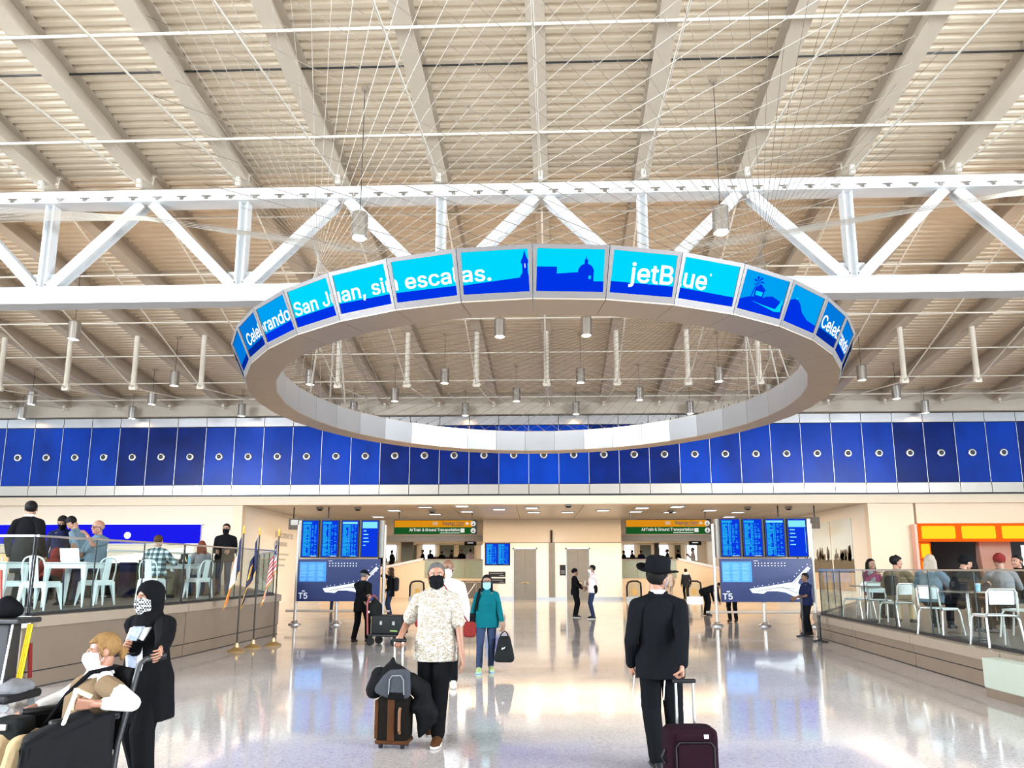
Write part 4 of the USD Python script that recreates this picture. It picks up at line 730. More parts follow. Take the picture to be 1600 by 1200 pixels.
def brim_hat(H_):
    hs, HD = H_['hs'], H_['HD']
    hb = obj(H_['t'], 'hat', finish([hullm([hs((0, -.015, .075), (.104, .120, .02), 20), hs((0, -.01, .178), (.094, .112, .03), 20)])], .02, 2), 'black_suit', smooth=True, local=True)
    v = []; n = 36
    for r_, z in ((.095, .068), (.175, .078), (.178, .086), (.095, .078)):
        for j in range(n):
            a = 2 * PI * j / n; v.append(HD((r_ * .95 * math.cos(a), -.012 + r_ * 1.08 * math.sin(a), z + .028 * (math.cos(a) ** 2) * (r_ > .1) - .02 * max(0, math.sin(a)) * (r_ > .1))))
    f = [(i * n + j, i * n + (j + 1) % n, ((i + 1) % 4) * n + (j + 1) % n, ((i + 1) % 4) * n + j) for i in range(4) for j in range(n)]
    obj(hb, 'brim', (np.array(v), np.array(f)), 'black_suit', smooth=40, local=True)
def beanie(mat_):
    def f(H_):
        hs = H_['hs']; c = hs((0, -.016, .05), (.092, .110, .105), 24); R_ = unit(H_['HD']((0, -.35, .94)) - H_['HD']((0, 0, 0))); obj(H_['t'], 'beanie', finish([c.trim_by_plane(tuple(R_), float(R_ @ H_['HD']((0, .06, .048))))], .015, 2, .003), mat_, smooth=True, local=True)
    return f
def hood(mat_):
    def f(H_):
        hs = H_['hs']; a = hullm([hs((0, -.03, .05), (.105, .115, .112), 20), hs((0, -.05, -.10), (.10, .09, .06), 14)]); b = hs((0, .085, -.005), (.062, .10, .085), 14)
        obj(H_['t'], 'hood', finish([a - b], .015, 3, .004), mat_, smooth=True, local=True)
    return f
# ---------------------------------------------------------------- luggage and carts of the foreground
def soft_case(t, loc, rz, w, d, h, mat_, feet=True, pocket=None):
    """a soft upright suitcase standing at loc, front face towards its own -y"""
    R_ = lambda m: mv(rot(m, rz), loc)
    bd = obj(t, 'shell', R_(finish([rbox(-w / 2, w / 2, -d / 2, d / 2, .05, h, .045, 12)], .03, 3, .004, 2)), mat_, smooth=40)
    if pocket:
        obj(t, 'front_pocket', R_(rbox(-w * .36, w * .36, -d / 2 - .035, -d / 2 + .03, h * .14, h * .80, .025)), pocket, smooth=40); obj(t, 'front_pocket', R_(rbox(-w * .34, w * .34, -d / 2 - .02, -d / 2 + .03, h * .80, h * .95, .02)), pocket, smooth=40)
        obj(t, 'zip', R_(tube([(-w * .37, -d / 2 - .03, h * .16), (-w * .37, -d / 2 - .03, h * .74), (-w * .30, -d / 2 - .036, h * .815), (w * .30, -d / 2 - .036, h * .815), (w * .37, -d / 2 - .03, h * .74), (w * .37, -d / 2 - .03, h * .16)], .006, 6)), 'black_plastic')
    if feet:
        for x in (-1, 1):
            for y in (-1, 1): obj(t, 'wheel', R_(rot(trimesh.creation.cylinder(.028, .026, sections=14), PI / 2, 'y').apply_translation((x * (w / 2 - .05), y * (d / 2 - .04), .028))), 'black_plastic', smooth=40)
    return R_
def pull_handle(t, R_, w, d, h, top, mat_='alu_light'):
    for x in (-1, 1): obj(t, 'handle_tube', R_(tube([(x * w, d, h - .05), (x * w, d, top)], .011, 8)), mat_)
    obj(t, 'grip', R_(cap((-w - .01, d, top + .008), (w + .01, d, top + .008), .017, .017, 10)), 'black_plastic', smooth=True)
# burgundy case of the man in the hat
hatm = np.array(atZ(1037, 1204)); cs = np.array(atY(1079, 1200, 5.42)); cs[2] = 0
ch = atY(1079, 1134, 5.42)[2]
t = thing('suitcase', 'burgundy soft suitcase with raised steel handle pulled by the man in the black hat', 'suitcase', cs); R_ = soft_case(t, cs, .06, .385, .24, ch, 'maroon', pocket='maroon')
pull_handle(t, R_, .068, .085, ch, atY(1079, 1066, 5.5)[2], 'steel'); obj(t, 'badge', R_(B(.07, .105, -.145, -.138, ch * .865, ch * .93)), 'mask_white'); obj(t, 'side_grip', R_(tube([(-.20, -.05, ch * .45), (-.225, -.05, ch * .55), (-.20, -.05, ch * .66)], .012, 6)), 'black_plastic')
grip_b = R_(trimesh.Trimesh([(0, .085, atY(1079, 1066, 5.5)[2]), (1, 0, 0), (0, 1, 0)], [[0, 1, 2]], process=False)).vertices[0]
# brown case, coat and backpack of the man in the patterned shirt
polo = np.array(atZ(678, 1158)); pc_ = np.array(atZ(612, 1171)); pc_[1] += .1; ph = atY(612, 1086, pc_[1])[2]
t = thing('suitcase', 'black upright suitcase with brown leather stripe under the coat and grey backpack', 'suitcase', pc_); w_, d_ = .31, .22
R_ = soft_case(t, pc_, -.12, w_, d_, ph, mt('case_black', (.008, .006, .0045), .85, var=.4, scale=60, spec=.1))
obj(t, 'leather_stripe', R_(rbox(-.035, .035, -d_ / 2 - .008, d_ / 2 + .008, .07, ph + .006, .008)), 'brown_leather'); obj(t, 'leather_corner', R_(rbox(-w_ / 2 - .004, -w_ / 2 + .03, -d_ / 2 - .006, d_ / 2, .09, ph - .03, .01)), 'brown_leather'); obj(t, 'side_handle', R_(tube([(.09, -d_ / 2 - .01, ph * .32), (.09, -d_ / 2 - .03, ph * .38), (.09, -d_ / 2 - .03, ph * .74), (.09, -d_ / 2 - .01, ph * .80)], .014, 8)), mt('leather_tan', (.2, .09, .035), .5))
obj(t, 'base_rail', R_(rbox(-w_ / 2, w_ / 2, -d_ / 2, d_ / 2, .04, .08, .015)), 'brown_leather')
gt = atY(633, 1001, pc_[1] + .12)[2]; pull_handle(t, R_, .04, .07, ph, gt, 'pipe_white'); grip_a = R_(trimesh.Trimesh([(0, .07, gt), (1, 0, 0), (0, 1, 0)], [[0, 1, 2]], process=False)).vertices[0]
t = thing('coat', 'black puffy winter coat draped over the brown striped suitcase', 'coat', pc_ + (0, 0, ph))
X = lambda x, y, z: R_(trimesh.Trimesh([(x, y, z), (1, 0, 0), (0, 1, 0)], [[0, 1, 2]], process=False)).vertices[0]
co = [hullm([sph(X(-.17, 0, ph + .10), .10), sph(X(.12, .03, ph + .10), .10), sph(X(-.03, .02, ph + .19), .10)]), hullm([sph(X(-.20, -.02, ph + .05), .09), sph(X(-.16, .0, ph + .17), .08)]), cap(X(-.05, 0, ph + .24), X(-.03, .0, ph + .33), .06, .018), hullm([sph(X(.13, .03, ph + .12), .09), sph(X(.26, .05, ph + .0), .07), sph(X(.24, .08, ph + .05), .08)]), hullm([sph(X(.26, .05, ph + .0), .07), sph(X(.22, .02, ph - .10), .07), sph(X(.33, .04, ph - .16), .07)]), hullm([sph(X(.27, .03, ph - .10), .085), sph(X(.33, .05, ph - .22), .06), sph(X(.27, .02, ph - .30), .035), sph(X(.24, .02, .10), .012)])]
obj(t, 'quilted_shell', finish(co, .018, 4, .022, 8), mt('coat_black', (.005, .005, .006), .8, var=.3, scale=20, spec=.15), smooth=True)
obj(t, 'collar', finish([hullm([sph(X(-.09, -.03, ph + .24), .03), sph(X(.06, -.03, ph + .22), .03), sph(X(-.02, .02, ph + .27), .03)])], .02, 3, .006), 'coat_black', smooth=True)
t = thing('backpack', 'dark grey backpack lying on the coat on top of the brown striped suitcase', 'backpack', X(.06, -.10, ph))
obj(t, 'bag', finish([hullm([sph(X(-.02, -.13, ph + .04), .05), sph(X(.14, -.13, ph + .04), .05), sph(X(-.0, -.12, ph + .20), .05), sph(X(.13, -.12, ph + .21), .05), sph(X(-.12, -.10, ph + .07), .05), sph(X(-.05, -.10, ph + .17), .045)])], .02, 4, .004), mt('bag_grey', (.055, .06, .07), .85, var=.3, scale=80, spec=.1), smooth=True)
obj(t, 'front_pocket', finish([hullm([sph(X(x, -.175, ph + z), .018) for x, z in ((.0, .02), (.14, .02), (.015, .19), (.12, .20))])], .02, 3), 'bag_grey', smooth=True)
obj(t, 'zip', tube([X(.0, -.197, ph + .04), X(.005, -.197, ph + .17), X(.03, -.195, ph + .205), X(.11, -.195, ph + .21), X(.14, -.197, ph + .17), X(.145, -.197, ph + .04)], .005, 5), 'grey'); obj(t, 'mesh_panel', hullm([sph(X(x, -.19, ph + z), .008, 6) for x, z in ((.0, .0), (.14, .0), (.0, .05), (.14, .05))]), 'black_cloth')

# ---------------------------------------------------------------- the walkers
def strap_bag(mat_, pts, r, name='shoulder_strap'):
    return lambda H_: obj(H_['t'], name, tube([H_['UPP'](p) for p in pts], r, 6), mat_, local=True)
def P_(loc, label, h, rz, **k):
    s_ = h / 1.75
    hw = k.pop('hw', {})
    k['hands'] = {**k.get('hands', {}), **{i: lpt(loc, rz, p, s_) for i, p in hw.items()}}
    return person(loc, label, h=h, rz=rz, **k)
P_(polo, 'man in black face mask and pale patterned polo shirt pulling a suitcase', 1.715, PI - .10, skin='skin_pink', fat=1.12, hair=('short', 'hair_grey'), mask='black_cloth', head=(.22, .06, .05), res=.014,
   top=dict(mat='camo_shirt', hem=.775, sleeve=1, girth=1.06, arm=1.12, collar='camo_shirt', flare=1.06), legs=dict(mat='black_cloth', loose=1.18), shoes='brown_leather', sole='mask_white', hw={1: grip_a + (-.0, .03, .03)}, hands={-1: (-.30, .10, .80), (1, 'd'): (.1, .25, -1)}, palms={1: (-.2, 1, 0)}, curl=(.35, 1.15), feet={1: (.04, -.16, .035), -1: (-.07, .14, 0), (1, 'd'): (.1, 1, 0), (-1, 'd'): (-.05, 1, 0)})
bk = np.array(atZ(697, 1074))
P_(bk, 'man in white hoodie half hidden behind the man in the patterned polo shirt', 1.79, PI, skin='skin_dark', hair=('bald', 'hair_black'), mask='white_cloth', head=(-.2, 0, 0), fat=1.05, top=dict(mat='white_cloth', hem=.80, girth=1.1, arm=1.1), shoes='mask_white', res=.022,
   extras=lambda H_: (obj(H_['t'], 'shoulder_bag', finish([hullm([sph(H_['UPP']((x, y, z)), .05) for x in (.30, .40) for y in (-.05, .05) for z in (.86, 1.10)])], .03, 3), 'red_cloth', smooth=True, local=True), obj(H_['t'], 'hip_bag', finish([hullm([sph(H_['UPP']((x, .12, z)), .04) for x in (-.38, -.28) for z in (.72, .86)])], .03, 3), 'red_cloth', smooth=True, local=True), obj(H_['t'], 'bag_strap', tube([H_['UPP'](p) for p in ((.10, -.08, 1.46), (.06, .10, 1.42), (-.10, .17, 1.2), (-.30, .15, .90))], .012, 6), 'red_cloth', local=True)))
te = np.array(atZ(760, 1050)); dfc = np.array(atY(787, 1012, te[1] - .15)); dfl = atY(786, 1033, te[1] - .15)[2]; dft = atY(786, 993, te[1] - .15)[2]
P_(te, 'woman in teal top, blue jeans and pale blue face mask carrying a black bag', 1.56, PI + .06, fem=True, fat=1.10, skin='skin_mid', hair=('long', 'hair_black'), mask='mask_blue', glasses=True, res=.018, top=dict(mat='teal_cloth', hem=.79, girth=1.12, sleeve=3), legs=dict(mat='jeans', loose=.95), shoes=mt('trainer_teal', (.05, .22, .25), .6, col2=(.6, .6, .1), scale=30) and 'trainer_teal', sole='mask_blue',
   hw={-1: (dfc[0] + .02, dfc[1], dft + .02)}, feet={1: (.13, .10, 0), -1: (-.08, -.08, 0)}, curl=(1.0, .4),
   extras=lambda H_: (obj(H_['t'], 'shoulder_strap', tube([H_['UPP'](p) for p in ((.16, -.13, 1.0), (.15, -.12, 1.35), (.13, -.02, 1.475), (.16, .10, 1.35), (.21, .09, 1.1))], .022, 6), 'black_cloth', local=True), obj(H_['t'], 'tote_bag', finish([hullm([sph(H_['UPP']((x, y, z)), .04) for x in (.24, .33) for y in (-.16, .06) for z in (.68, 1.0)])], .03, 3, .006), 'black_cloth', smooth=True, local=True)))
t = thing('duffel_bag', 'black duffel bag with a pale mark carried in the hand of the woman in teal', 'bag', (dfc[0], dfc[1], dfl))
hh = dft - dfl; obj(t, 'bag', finish([hullm([sph((dfc[0] + x, dfc[1] + y, dfl + z), .05) for x in (-.10, .12) for y in (-.14, .14) for z in (.05,)] + [sph((dfc[0] + x, dfc[1] + y, dfl + hh * .86), .035) for x in (-.05, .07) for y in (-.12, .12)])], .025, 4, .006), mt('bag_black', (.008, .009, .009), .8, var=.4, scale=30, spec=.15), smooth=True)
for y in (-.05, .05): obj(t, 'handle', tube([(dfc[0] + x, dfc[1] + y * f, dfl + z) for x, z, f in ((-.07, hh * .82, 1), (-.04, hh + .03, .6), (.02, hh + .07, .3), (.06, hh + .03, .6), (.09, hh * .82, 1))], .009, 6), 'bag_black')
obj(t, 'mark', plane_poly([(0, 0), (.05, .015), (.07, .05), (.04, .03), (.015, .035)], (dfc[0] - .03, dfc[1] - .198, dfl + hh * .5), (1, 0, 0), (0, 0, 1), .004), 'mask_white')
P_(hatm, 'man in black suit and wide brimmed black hat seen from behind', 1.70, -.04, skin='skin_pink', fat=1.06, hair=('short', 'hair_black'), hat=brim_hat, head=(-.75, .05, .20), mask='grey_cloth', res=.014, top=dict(mat='black_suit', hem=.765, girth=1.06, flare=1.05, name='jacket', arm=1.12, collar='black_suit'), legs=dict(mat='black_suit', loose=1.2),
   hw={1: grip_b + (-.01, .01, .035)}, hands={-1: (-.24, .10, .86), (1, 'd'): (.0, -.1, -1)}, palms={1: (-1, .1, 0)}, curl=(.4, 1.1), poles={1: (.5, -.6, -.2)}, feet={-1: (-.05, -.0, 0), 1: (.14, .16, 0)},
   extras=lambda H_: (obj(H_['t'], 'shirt_collar', lathe([(.060, 0), (.066, .0), (.064, .034), (.058, .034)], 20, H_['UPP']((0, -.014, 1.478))), 'white_cloth', local=True), obj(H_['t'], 'beard', finish([hullm([H_['hs']((0, .075, -.10), .03), H_['hs']((-.055, .02, -.06), .018), H_['hs']((.055, .02, -.06), .018), H_['hs']((.0, .06, -.13), .02)])], .02, 3, .005), 'hair_brown', smooth=True, local=True),
                      [obj(H_['t'], 'tassel', tube([H_['UPP']((x, y, .78)), H_['UPP']((x - .01, y, .70)), H_['UPP']((x - .02, y - .01, .60))], .006, 5), 'mask_white', local=True) for x, y in ((-.22, .02), (.02, -.13))]))
# attendant and the wheelchair
wc = np.array(atY(100, 1150, 4.55)); wc[2] = 0; wz = 2.50
W = lambda x, y, z: wc + np.array((x * math.cos(wz) - y * math.sin(wz), x * math.sin(wz) + y * math.cos(wz), z))
at_ = np.array(atY(218, 1200, 5.30)); at_[2] = 0
t = thing('wheelchair', 'black airport wheelchair with padded back and push handles', 'wheelchair', wc, wz)
bx = lambda *a: T(B(*a))
obj(t, 'seat', rbox(-.23, .23, -.22, .24, .44, .50, .02), 'black_cloth', smooth=40, local=True); obj(t, 'backrest', rot(rbox(-.23, .23, -.26, -.21, .46, .98, .02), .16, 'x', (0, -.23, .48)), 'black_cloth', smooth=40, local=True)
for i in (-1, 1):
    obj(t, 'back_tube', tube([(i * .25, -.22, .30), (i * .25, -.235, .50), (i * .25, -.33, 1.0), (i * .25, -.37, 1.03), (i * .25, -.47, 1.04)], .018, 10), 'dark_metal', local=True, smooth=40); obj(t, 'push_grip', tube([(i * .25, -.40, 1.037), (i * .25, -.50, 1.042)], .026, 10), 'black_plastic', local=True)
    obj(t, 'armrest', [rbox(i * .27 - .035, i * .27 + .035, -.22, .18, .68, .72, .015)], 'black_plastic', smooth=40, local=True); obj(t, 'arm_frame', tube([(i * .27, -.22, .68), (i * .27, .17, .68), (i * .27, .21, .62), (i * .27, .21, .40)], .015, 8), 'dark_metal', local=True); obj(t, 'side_panel', B(i * .262, i * .272, -.20, .18, .46, .67), 'black_cloth', local=True)
    obj(t, 'rear_wheel', rot(trimesh.creation.torus(.15, .02, major_sections=32, minor_sections=8), PI / 2, 'y').apply_translation((i * .29, -.22, .17)), 'black_plastic', smooth=True, local=True); obj(t, 'spokes', [tube([(i * .29, -.22, .17), (i * .29, -.22 + .145 * math.cos(a), .17 + .145 * math.sin(a))], .012, 4) for a in np.arange(6) * PI / 3], 'steel', local=True)
    obj(t, 'front_wheel', rot(trimesh.creation.torus(.075, .02, major_sections=24, minor_sections=8), PI / 2, 'y').apply_translation((i * .24, .30, .095)), 'black_plastic', smooth=True, local=True); obj(t, 'fork', tube([(i * .24, .26, .42), (i * .24, .27, .20), (i * .24, .30, .095)], .014, 6), 'dark_metal', local=True)
    obj(t, 'footrest', [tube([(i * .2, .24, .42), (i * .17, .42, .16)], .013, 6), rbox(i * .12 - .09, i * .12 + .09, .38, .54, .12, .14, .008)], 'dark_metal', local=True)
obj(t, 'cross_bar', [tube([(-.25, 0, .2), (.25, 0, .44)], .012, 6), tube([(.25, .02, .2), (-.25, .02, .44)], .012, 6)], 'dark_metal', local=True)
wh_l = W(-.33, .2, .86); can_top = np.array(atY(120, 1078, 4.30)); can_bot = np.array(atY(66, 1215, 4.18)); handp = np.array(atY(131, 1096, 4.32))
P_(tuple(W(0, -.10, 0)), 'seated woman with blond hair, white face mask and beige vest in the wheelchair', 1.56, wz, fem=True, sit=.41, fat=1.10, skin='skin_pink', hair=('bun', 'hair_blond'), mask='mask_white', head=(-.30, -.22, 0), lean=-.18, res=.014, top=dict(mat='white_cloth', hem=.90, sleeve=3, girth=1.02, arm=1.12, collar='white_cloth'), legs=dict(mat='khaki', loose=1.15), shoes='brown_leather',
   hw={1: W(.34, .12, .70), -1: handp + (.03, .03, -.02)}, hands={(1, 'd'): (0, 1, -.55)}, palms={1: (0, -.4, -1), -1: (.3, .8, .2)}, curl=(1.1, .35), feet={1: (.13, .50, .13), -1: (-.13, .50, .13)}, ears=True, poles={1: (1, -.5, -.3), -1: (-1, -.5, -.4), (1, 'k'): (.25, 1, .4), (-1, 'k'): (-.15, 1, .4)},
   extras=lambda H_: (obj(H_['t'], 'knitted_vest', finish(loftst([(0, 0, .92, .192, .148), (0, .0, 1.06, .195, .152), (0, .025, 1.26, .190, .158), (0, -.005, 1.36, .168, .125), (0, -.03, 1.425, .12, .095)], H_['UPP']) + [cap(H_['sh'][i], H_['sh'][i] + (H_['el'][i] - H_['sh'][i]) * .36, .070, .072) for i in (-1, 1)], .016, 4, .006, 4), 'tan_vest', smooth=True, local=True),
                      obj(H_['t'], 'bag_strap', tube([H_['UPP'](p) for p in ((-.10, -.06, 1.50), (-.06, .09, 1.445), (.04, .165, 1.28), (.16, .20, 1.08), (.22, .22, .98))], .016, 6), 'black_cloth', local=True),
                      obj(H_['t'], 'ear', H_['hs']((-.084, -.008, .0), (.012, .022, .032), 10), 'skin_pink', smooth=True, local=True)))
bp = W(.16, .24, .62)
t = thing('camera_bag', 'small black camera bag lying on the lap of the seated woman', 'bag', bp - (0, 0, .06)); obj(t, 'bag', finish([hullm([sph(bp + np.array((x, y, z)), .03) for x in (-.07, .07) for y in (-.05, .05) for z in (-.03, .05)])], .02, 3, .004), 'bag_black', smooth=True)
obj(t, 'silver_clip', [rbox(bp[0] - .03, bp[0] + .02, bp[1] - .095, bp[1] - .075, bp[2] + .01, bp[2] + .05, .006)], 'steel')
t = thing('walking_stick', 'pale wooden walking stick with a crossed handle held by the seated woman', 'walking stick', can_bot)
obj(t, 'shaft', tube([can_bot, can_top], .013, 8), mt('wood_pale', (.72, .60, .38), .5)); obj(t, 'crook', [bar(can_top + (-.005, 0, .0), can_top + (.085, .02, -.045), .026, .022), bar(can_top + (-.02, 0, -.12), can_top + (-.0, 0, .01), .024, .024, (1, 0, 0))], 'wood_pale')
t = thing('coat', 'black coat spread over the lap and side of the wheelchair', 'coat', W(-.2, .1, .4))
cp = lambda x, y, z, r: sph(W(x, y, z), r)
obj(t, 'cloth', finish([hullm([cp(-.06, -.02, .64, .06), cp(-.30, .0, .70, .06), cp(-.12, .22, .58, .06), cp(-.30, .26, .60, .06)]), hullm([cp(-.32, -.14, .70, .035), cp(-.32, .30, .60, .04), cp(-.36, -.12, .40, .035), cp(-.36, .32, .30, .04)]), hullm([cp(-.36, -.12, .42, .035), cp(-.36, .32, .32, .04), cp(-.36, -.10, .16, .025), cp(-.36, .30, .12, .025)])], .018, 4, .02, 3), 'coat_black', smooth=True)
def hijab(H_):
    hs, UPP = H_['hs'], H_['UPP']
    a = hullm([hs((0, -.02, .05), (.095, .115, .105), 20), hs((0, -.04, -.10), (.085, .085, .06), 14)]); b = hs((0, .095, .0), (.056, .09, .068), 14)
    c = loftst([(0, -.01, 1.30, .16, .14), (0, -.01, 1.40, .15, .125), (0, -.005, 1.50, .10, .10)], UPP)
    obj(H_['t'], 'headscarf', finish([a - b] + c, .014, 4, .008, 2), 'black_cloth', smooth=True, local=True)
    k = 1.12
    sk = lambda e: loftst([(0, 0, .98, .172 * k + e, .130 * k + e), (0, .02, 1.25, .160 * k + e, .135 * k + e), (0, -.005, 1.375, .150 * k + e, .105 + e)], UPP)
    for nm, e, pg, ma in (('pale_blouse', .016, ((-.10, 1.36), (.10, 1.36), (-.075, 1.0), (.075, 1.0)), 'white_cloth'), ('blue_scarf', .028, ((-.055, 1.37), (.055, 1.37), (-.03, 1.03), (.03, 1.03)), 'scarf_blue')):
        V = hullm([sph(UPP((x, y, z)), .004, 6) for x, z in pg for y in (.02, .40)]); q = m3.Manifold.batch_boolean(sk(e), m3.OpType.Add) ^ V
        obj(H_['t'], nm, finish([q], .02, 2, .004), ma, smooth=True, local=True)
P_(at_, 'woman in long black coat and black headscarf pushing the wheelchair', 1.55, PI - .25, fem=True, fat=1.12, skin='skin_pink', mask='check_mask', head=(-.10, .02, 0), lean=.06, res=.014, top=dict(mat='black_cloth', hem=.58, girth=1.14, flare=1.10, name='coat', arm=1.35), legs=dict(mat='black_cloth', loose=1.4), hw={1: W(.25, -.47, 1.07), -1: W(-.25, -.47, 1.07)}, ears=False, curl=(.5, .9), feet={-1: (-.10, .05, 0), 1: (.08, -.10, 0)}, hat=hijab)
# man with the luggage cart
cm = np.array(atZ(563, 1004)); ct = np.array(atZ(603, 1008)); ctz = -.25
t = thing('luggage_cart', 'airport luggage cart with a red looped push bar', 'luggage cart', ct, ctz); L_ = dict(local=True)
obj(t, 'platform', rbox(-.34, .36, -.25, .25, .20, .25, .02), 'dark_metal', smooth=40, **L_); obj(t, 'push_bar', tube([(-.33, -.24, .24), (-.36, -.24, .85)] + [(-.36, -.24 * math.cos(a), .85 + .22 * math.sin(a)) for a in np.linspace(.2, PI - .2, 9)] + [(-.36, .24, .85), (-.33, .24, .24)], .02, 8), mt('bar_red', (.30, .05, .05), .4), smooth=True, **L_); obj(t, 'basket_bar', bar((-.33, -.24, .72), (-.33, .24, .72), .03, .05), 'pipe_white', **L_)
for x, y in ((-.28, -.2), (-.28, .2), (.30, -.2), (.30, .2)): obj(t, 'wheel', [rot(trimesh.creation.cylinder(.09, .04, sections=18), PI / 2, 'x').apply_translation((x, y, .09)), B(x - .03, x + .03, y - .03, y + .03, .1, .22)], 'black_plastic', smooth=40, **L_)
cw = lambda x, y, z: ct + np.array((x * math.cos(ctz) - y * math.sin(ctz), x * math.sin(ctz) + y * math.cos(ctz), z))
t = thing('hard_case', 'big black equipment case lying on the luggage cart', 'case', cw(.04, 0, .25), ctz); obj(t, 'shell', rbox(-.32, .40, -.20, .20, 0, .40, .03), 'black_plastic', smooth=40, local=True); obj(t, 'latch', [B(-.1, -.04, -.215, -.2, .2, .28)], 'steel', local=True); obj(t, 'latch', B(.2, .26, -.215, -.2, .2, .28), 'steel', local=True); obj(t, 'tag', B(.15, .32, -.206, -.2, .06, .09), mt('tag_green', (.25, .4, .1), .5), local=True)
t = thing('shoulder_bag', 'black bag hanging in the push bar of the luggage cart', 'bag', cw(-.30, 0, .62), ctz); obj(t, 'bag', finish([hullm([sph((x, y, z), .05) for x in (-.05, .06) for y in (-.14, .14) for z in (.05, .22)] + [sph((0, 0, .33), .06)])], .03, 3, .008), 'bag_black', smooth=True, local=True)
def cap_hat(H_):
    hs, HD = H_['hs'], H_['HD']; c = hs((0, -.014, .05), (.090, .110, .095), 20); z = unit(HD((0, 0, 1)) - HD((0, 0, 0)))
    k_ = obj(H_['t'], 'cap', finish([c.trim_by_plane(tuple(z), float(z @ HD((0, 0, .045))))], .02, 2), 'black_cloth', smooth=True, local=True); obj(k_, 'peak', hullm([hs((-.06, .08, .055), .008, 6), hs((.06, .08, .055), .008, 6), hs((-.04, .16, .045), .008, 6), hs((.04, .16, .045), .008, 6)]), 'black_cloth', smooth=True, local=True)
P_(cm, 'man in black clothes and black cap pushing the luggage cart', 1.64, -.35, hair=('short', 'hair_grey'), hat=cap_hat, lean=.10, head=(-.2, -.1, 0), res=.022, face=True, top=dict(mat='black_cloth', hem=.72, girth=1.08, name='jacket', arm=1.1), legs=dict(mat='black_cloth', loose=1.1), hw={1: cw(-.36, -.12, 1.06), -1: cw(-.55, .1, .80)}, curl=(.3, 1.0), feet={-1: (-.13, -.1, 0), 1: (.12, .12, 0)})
bwp = np.array(atZ(609, 966))
P_(bwp, 'woman in black with a black backpack behind the right post of the left flight sign', 1.72, PI * .5, fem=True, skin='skin_pink', hair=('long', 'hair_brown'), res=.028, top=dict(mat='black_cloth', hem=.74, name='coat'), legs='denim_dark', hands={-1: (-.10, .30, 1.45), 1: (.2, .2, .95)},
   extras=lambda H_: (obj(H_['t'], 'backpack', finish([hullm([sph(H_['UPP']((x, -.20, z)), .08) for x in (-.08, .08) for z in (1.0, 1.32)])], .03, 3), 'dark_cloth', smooth=True, local=True), [obj(H_['t'], 'bag_strap', tube([H_['UPP']((x, y, z)) for y, z in ((-.14, 1.40), (0, 1.475), (.12, 1.36), (.12, 1.15), (-.08, 1.02))], .016, 6), 'dark_cloth', local=True) for x in (-.11, .11)]))
c1, c2 = np.array(atZ(899, 965)), np.array(atZ(927, 967)); mid = (c1 + c2) / 2 + (0, 0, 1.05)
P_(c1, 'person all in black with a black cap standing by the right lift', 1.68, -PI * .42, fem=True, hair=None, hat=beanie('black_cloth'), res=.028, top=dict(mat='black_cloth', hem=.80, girth=1.05), legs='black_cloth', sole='mask_white', hw={-1: mid + (-.05, 0, 0), 1: mid + (-.05, -.1, -.05)})
P_(c2, 'man in pale pink and black jacket with a white mask by the lifts', 1.80, PI * .5, hair=('short', 'hair_black'), mask='mask_white', skin='skin_mid', res=.026, top=dict(mat='pink_white', hem=.84, girth=1.12, arm=1.15, name='jacket', collar='pink_white'), legs='denim_dark', sole='mask_white', hw={1: mid + (.15, .02, .0), -1: mid + (.18, -.1, .12)},
   extras=lambda H_: (obj(H_['t'], 'side_panel', hullm([sph(H_['UPP']((x, -.06, z)), .09 * H_['s'], 8) for x in (-.12, -.10) for z in (.90, 1.02)]), 'black_cloth', smooth=True, local=True), obj(H_['t'], 'papers', rot(B(-.12, .12, .24, .25, 0, .16), 0).apply_translation(H_['UPP']((0, .02, 1.08))), 'mask_white', local=True)))
def far_person(px, py, h, rz, label, top, legs='denim_dark', hair=('short', 'hair_black'), z=0.0, Y=None, **k):
    p = np.array(atZ(px, py, z)) if Y is None else np.array((*atY(px, py, Y)[:2], z))
    return person(tuple(p), label, h=h, rz=rz, hair=hair, res=.035, top=top, legs=legs, **k)
far_person(1073, 937, 1.70, .1, 'person in dark winter coat with pale fur hood walking away to the escalators', dict(mat='dark_cloth', hem=.72, girth=1.15, name='coat'), 'black_cloth', face=False, extras=lambda H_: obj(H_['t'], 'fur_hood', finish([hullm([sph(H_['UPP']((x, -.06, 1.46)), .075) for x in (-.10, .10)])], .03, 2, .012), 'mask_white', smooth=True, local=True))
far_person(1049, 936, 1.62, .6, 'person in pale coat beside the person with the fur hood', dict(mat='beige_coat', hem=.75, girth=1.1, name='coat'), 'beige_coat', hair=('short', 'hair_brown'), face=False)
far_person(1104, 962, 1.6, -1.2, 'person in black bending over low beside the right flight sign', dict(mat='black_cloth', hem=.76, girth=1.1), 'black_cloth', lean=1.25, hands={-1: (-.18, .55, .35), 1: (.18, .55, .35)})
far_person(1146, 972, 1.70, PI * .8, 'person in black standing hidden behind the right flight sign', dict(mat='black_cloth', hem=.70, name='coat'), 'black_cloth')
far_person(521, 957, 1.70, 0, 'person in dark jeans standing hidden behind the left flight sign', dict(mat='dark_cloth', hem=.76), 'denim_dark')
far_person(1264, 992, 1.56, PI * .55, 'man in navy shirt standing at the right edge of the right flight sign', dict(mat='navy_cloth', hem=.82, sleeve=1, girth=1.1), 'black_cloth', skin='skin_dark', hands={1: (.15, .32, 1.0), -1: (-.1, .36, 1.05)})
far_person(1084, 900, 1.72, PI * .45, 'man in grey hooded top on the upper level at the right', dict(mat='grey_cloth' if False else 'beige_coat', hem=.82, girth=1.1), 'black_cloth', z=1.3, Y=43.6, hands={-1: (-.1, .3, 1.3), 1: (.1, .3, 1.25)})
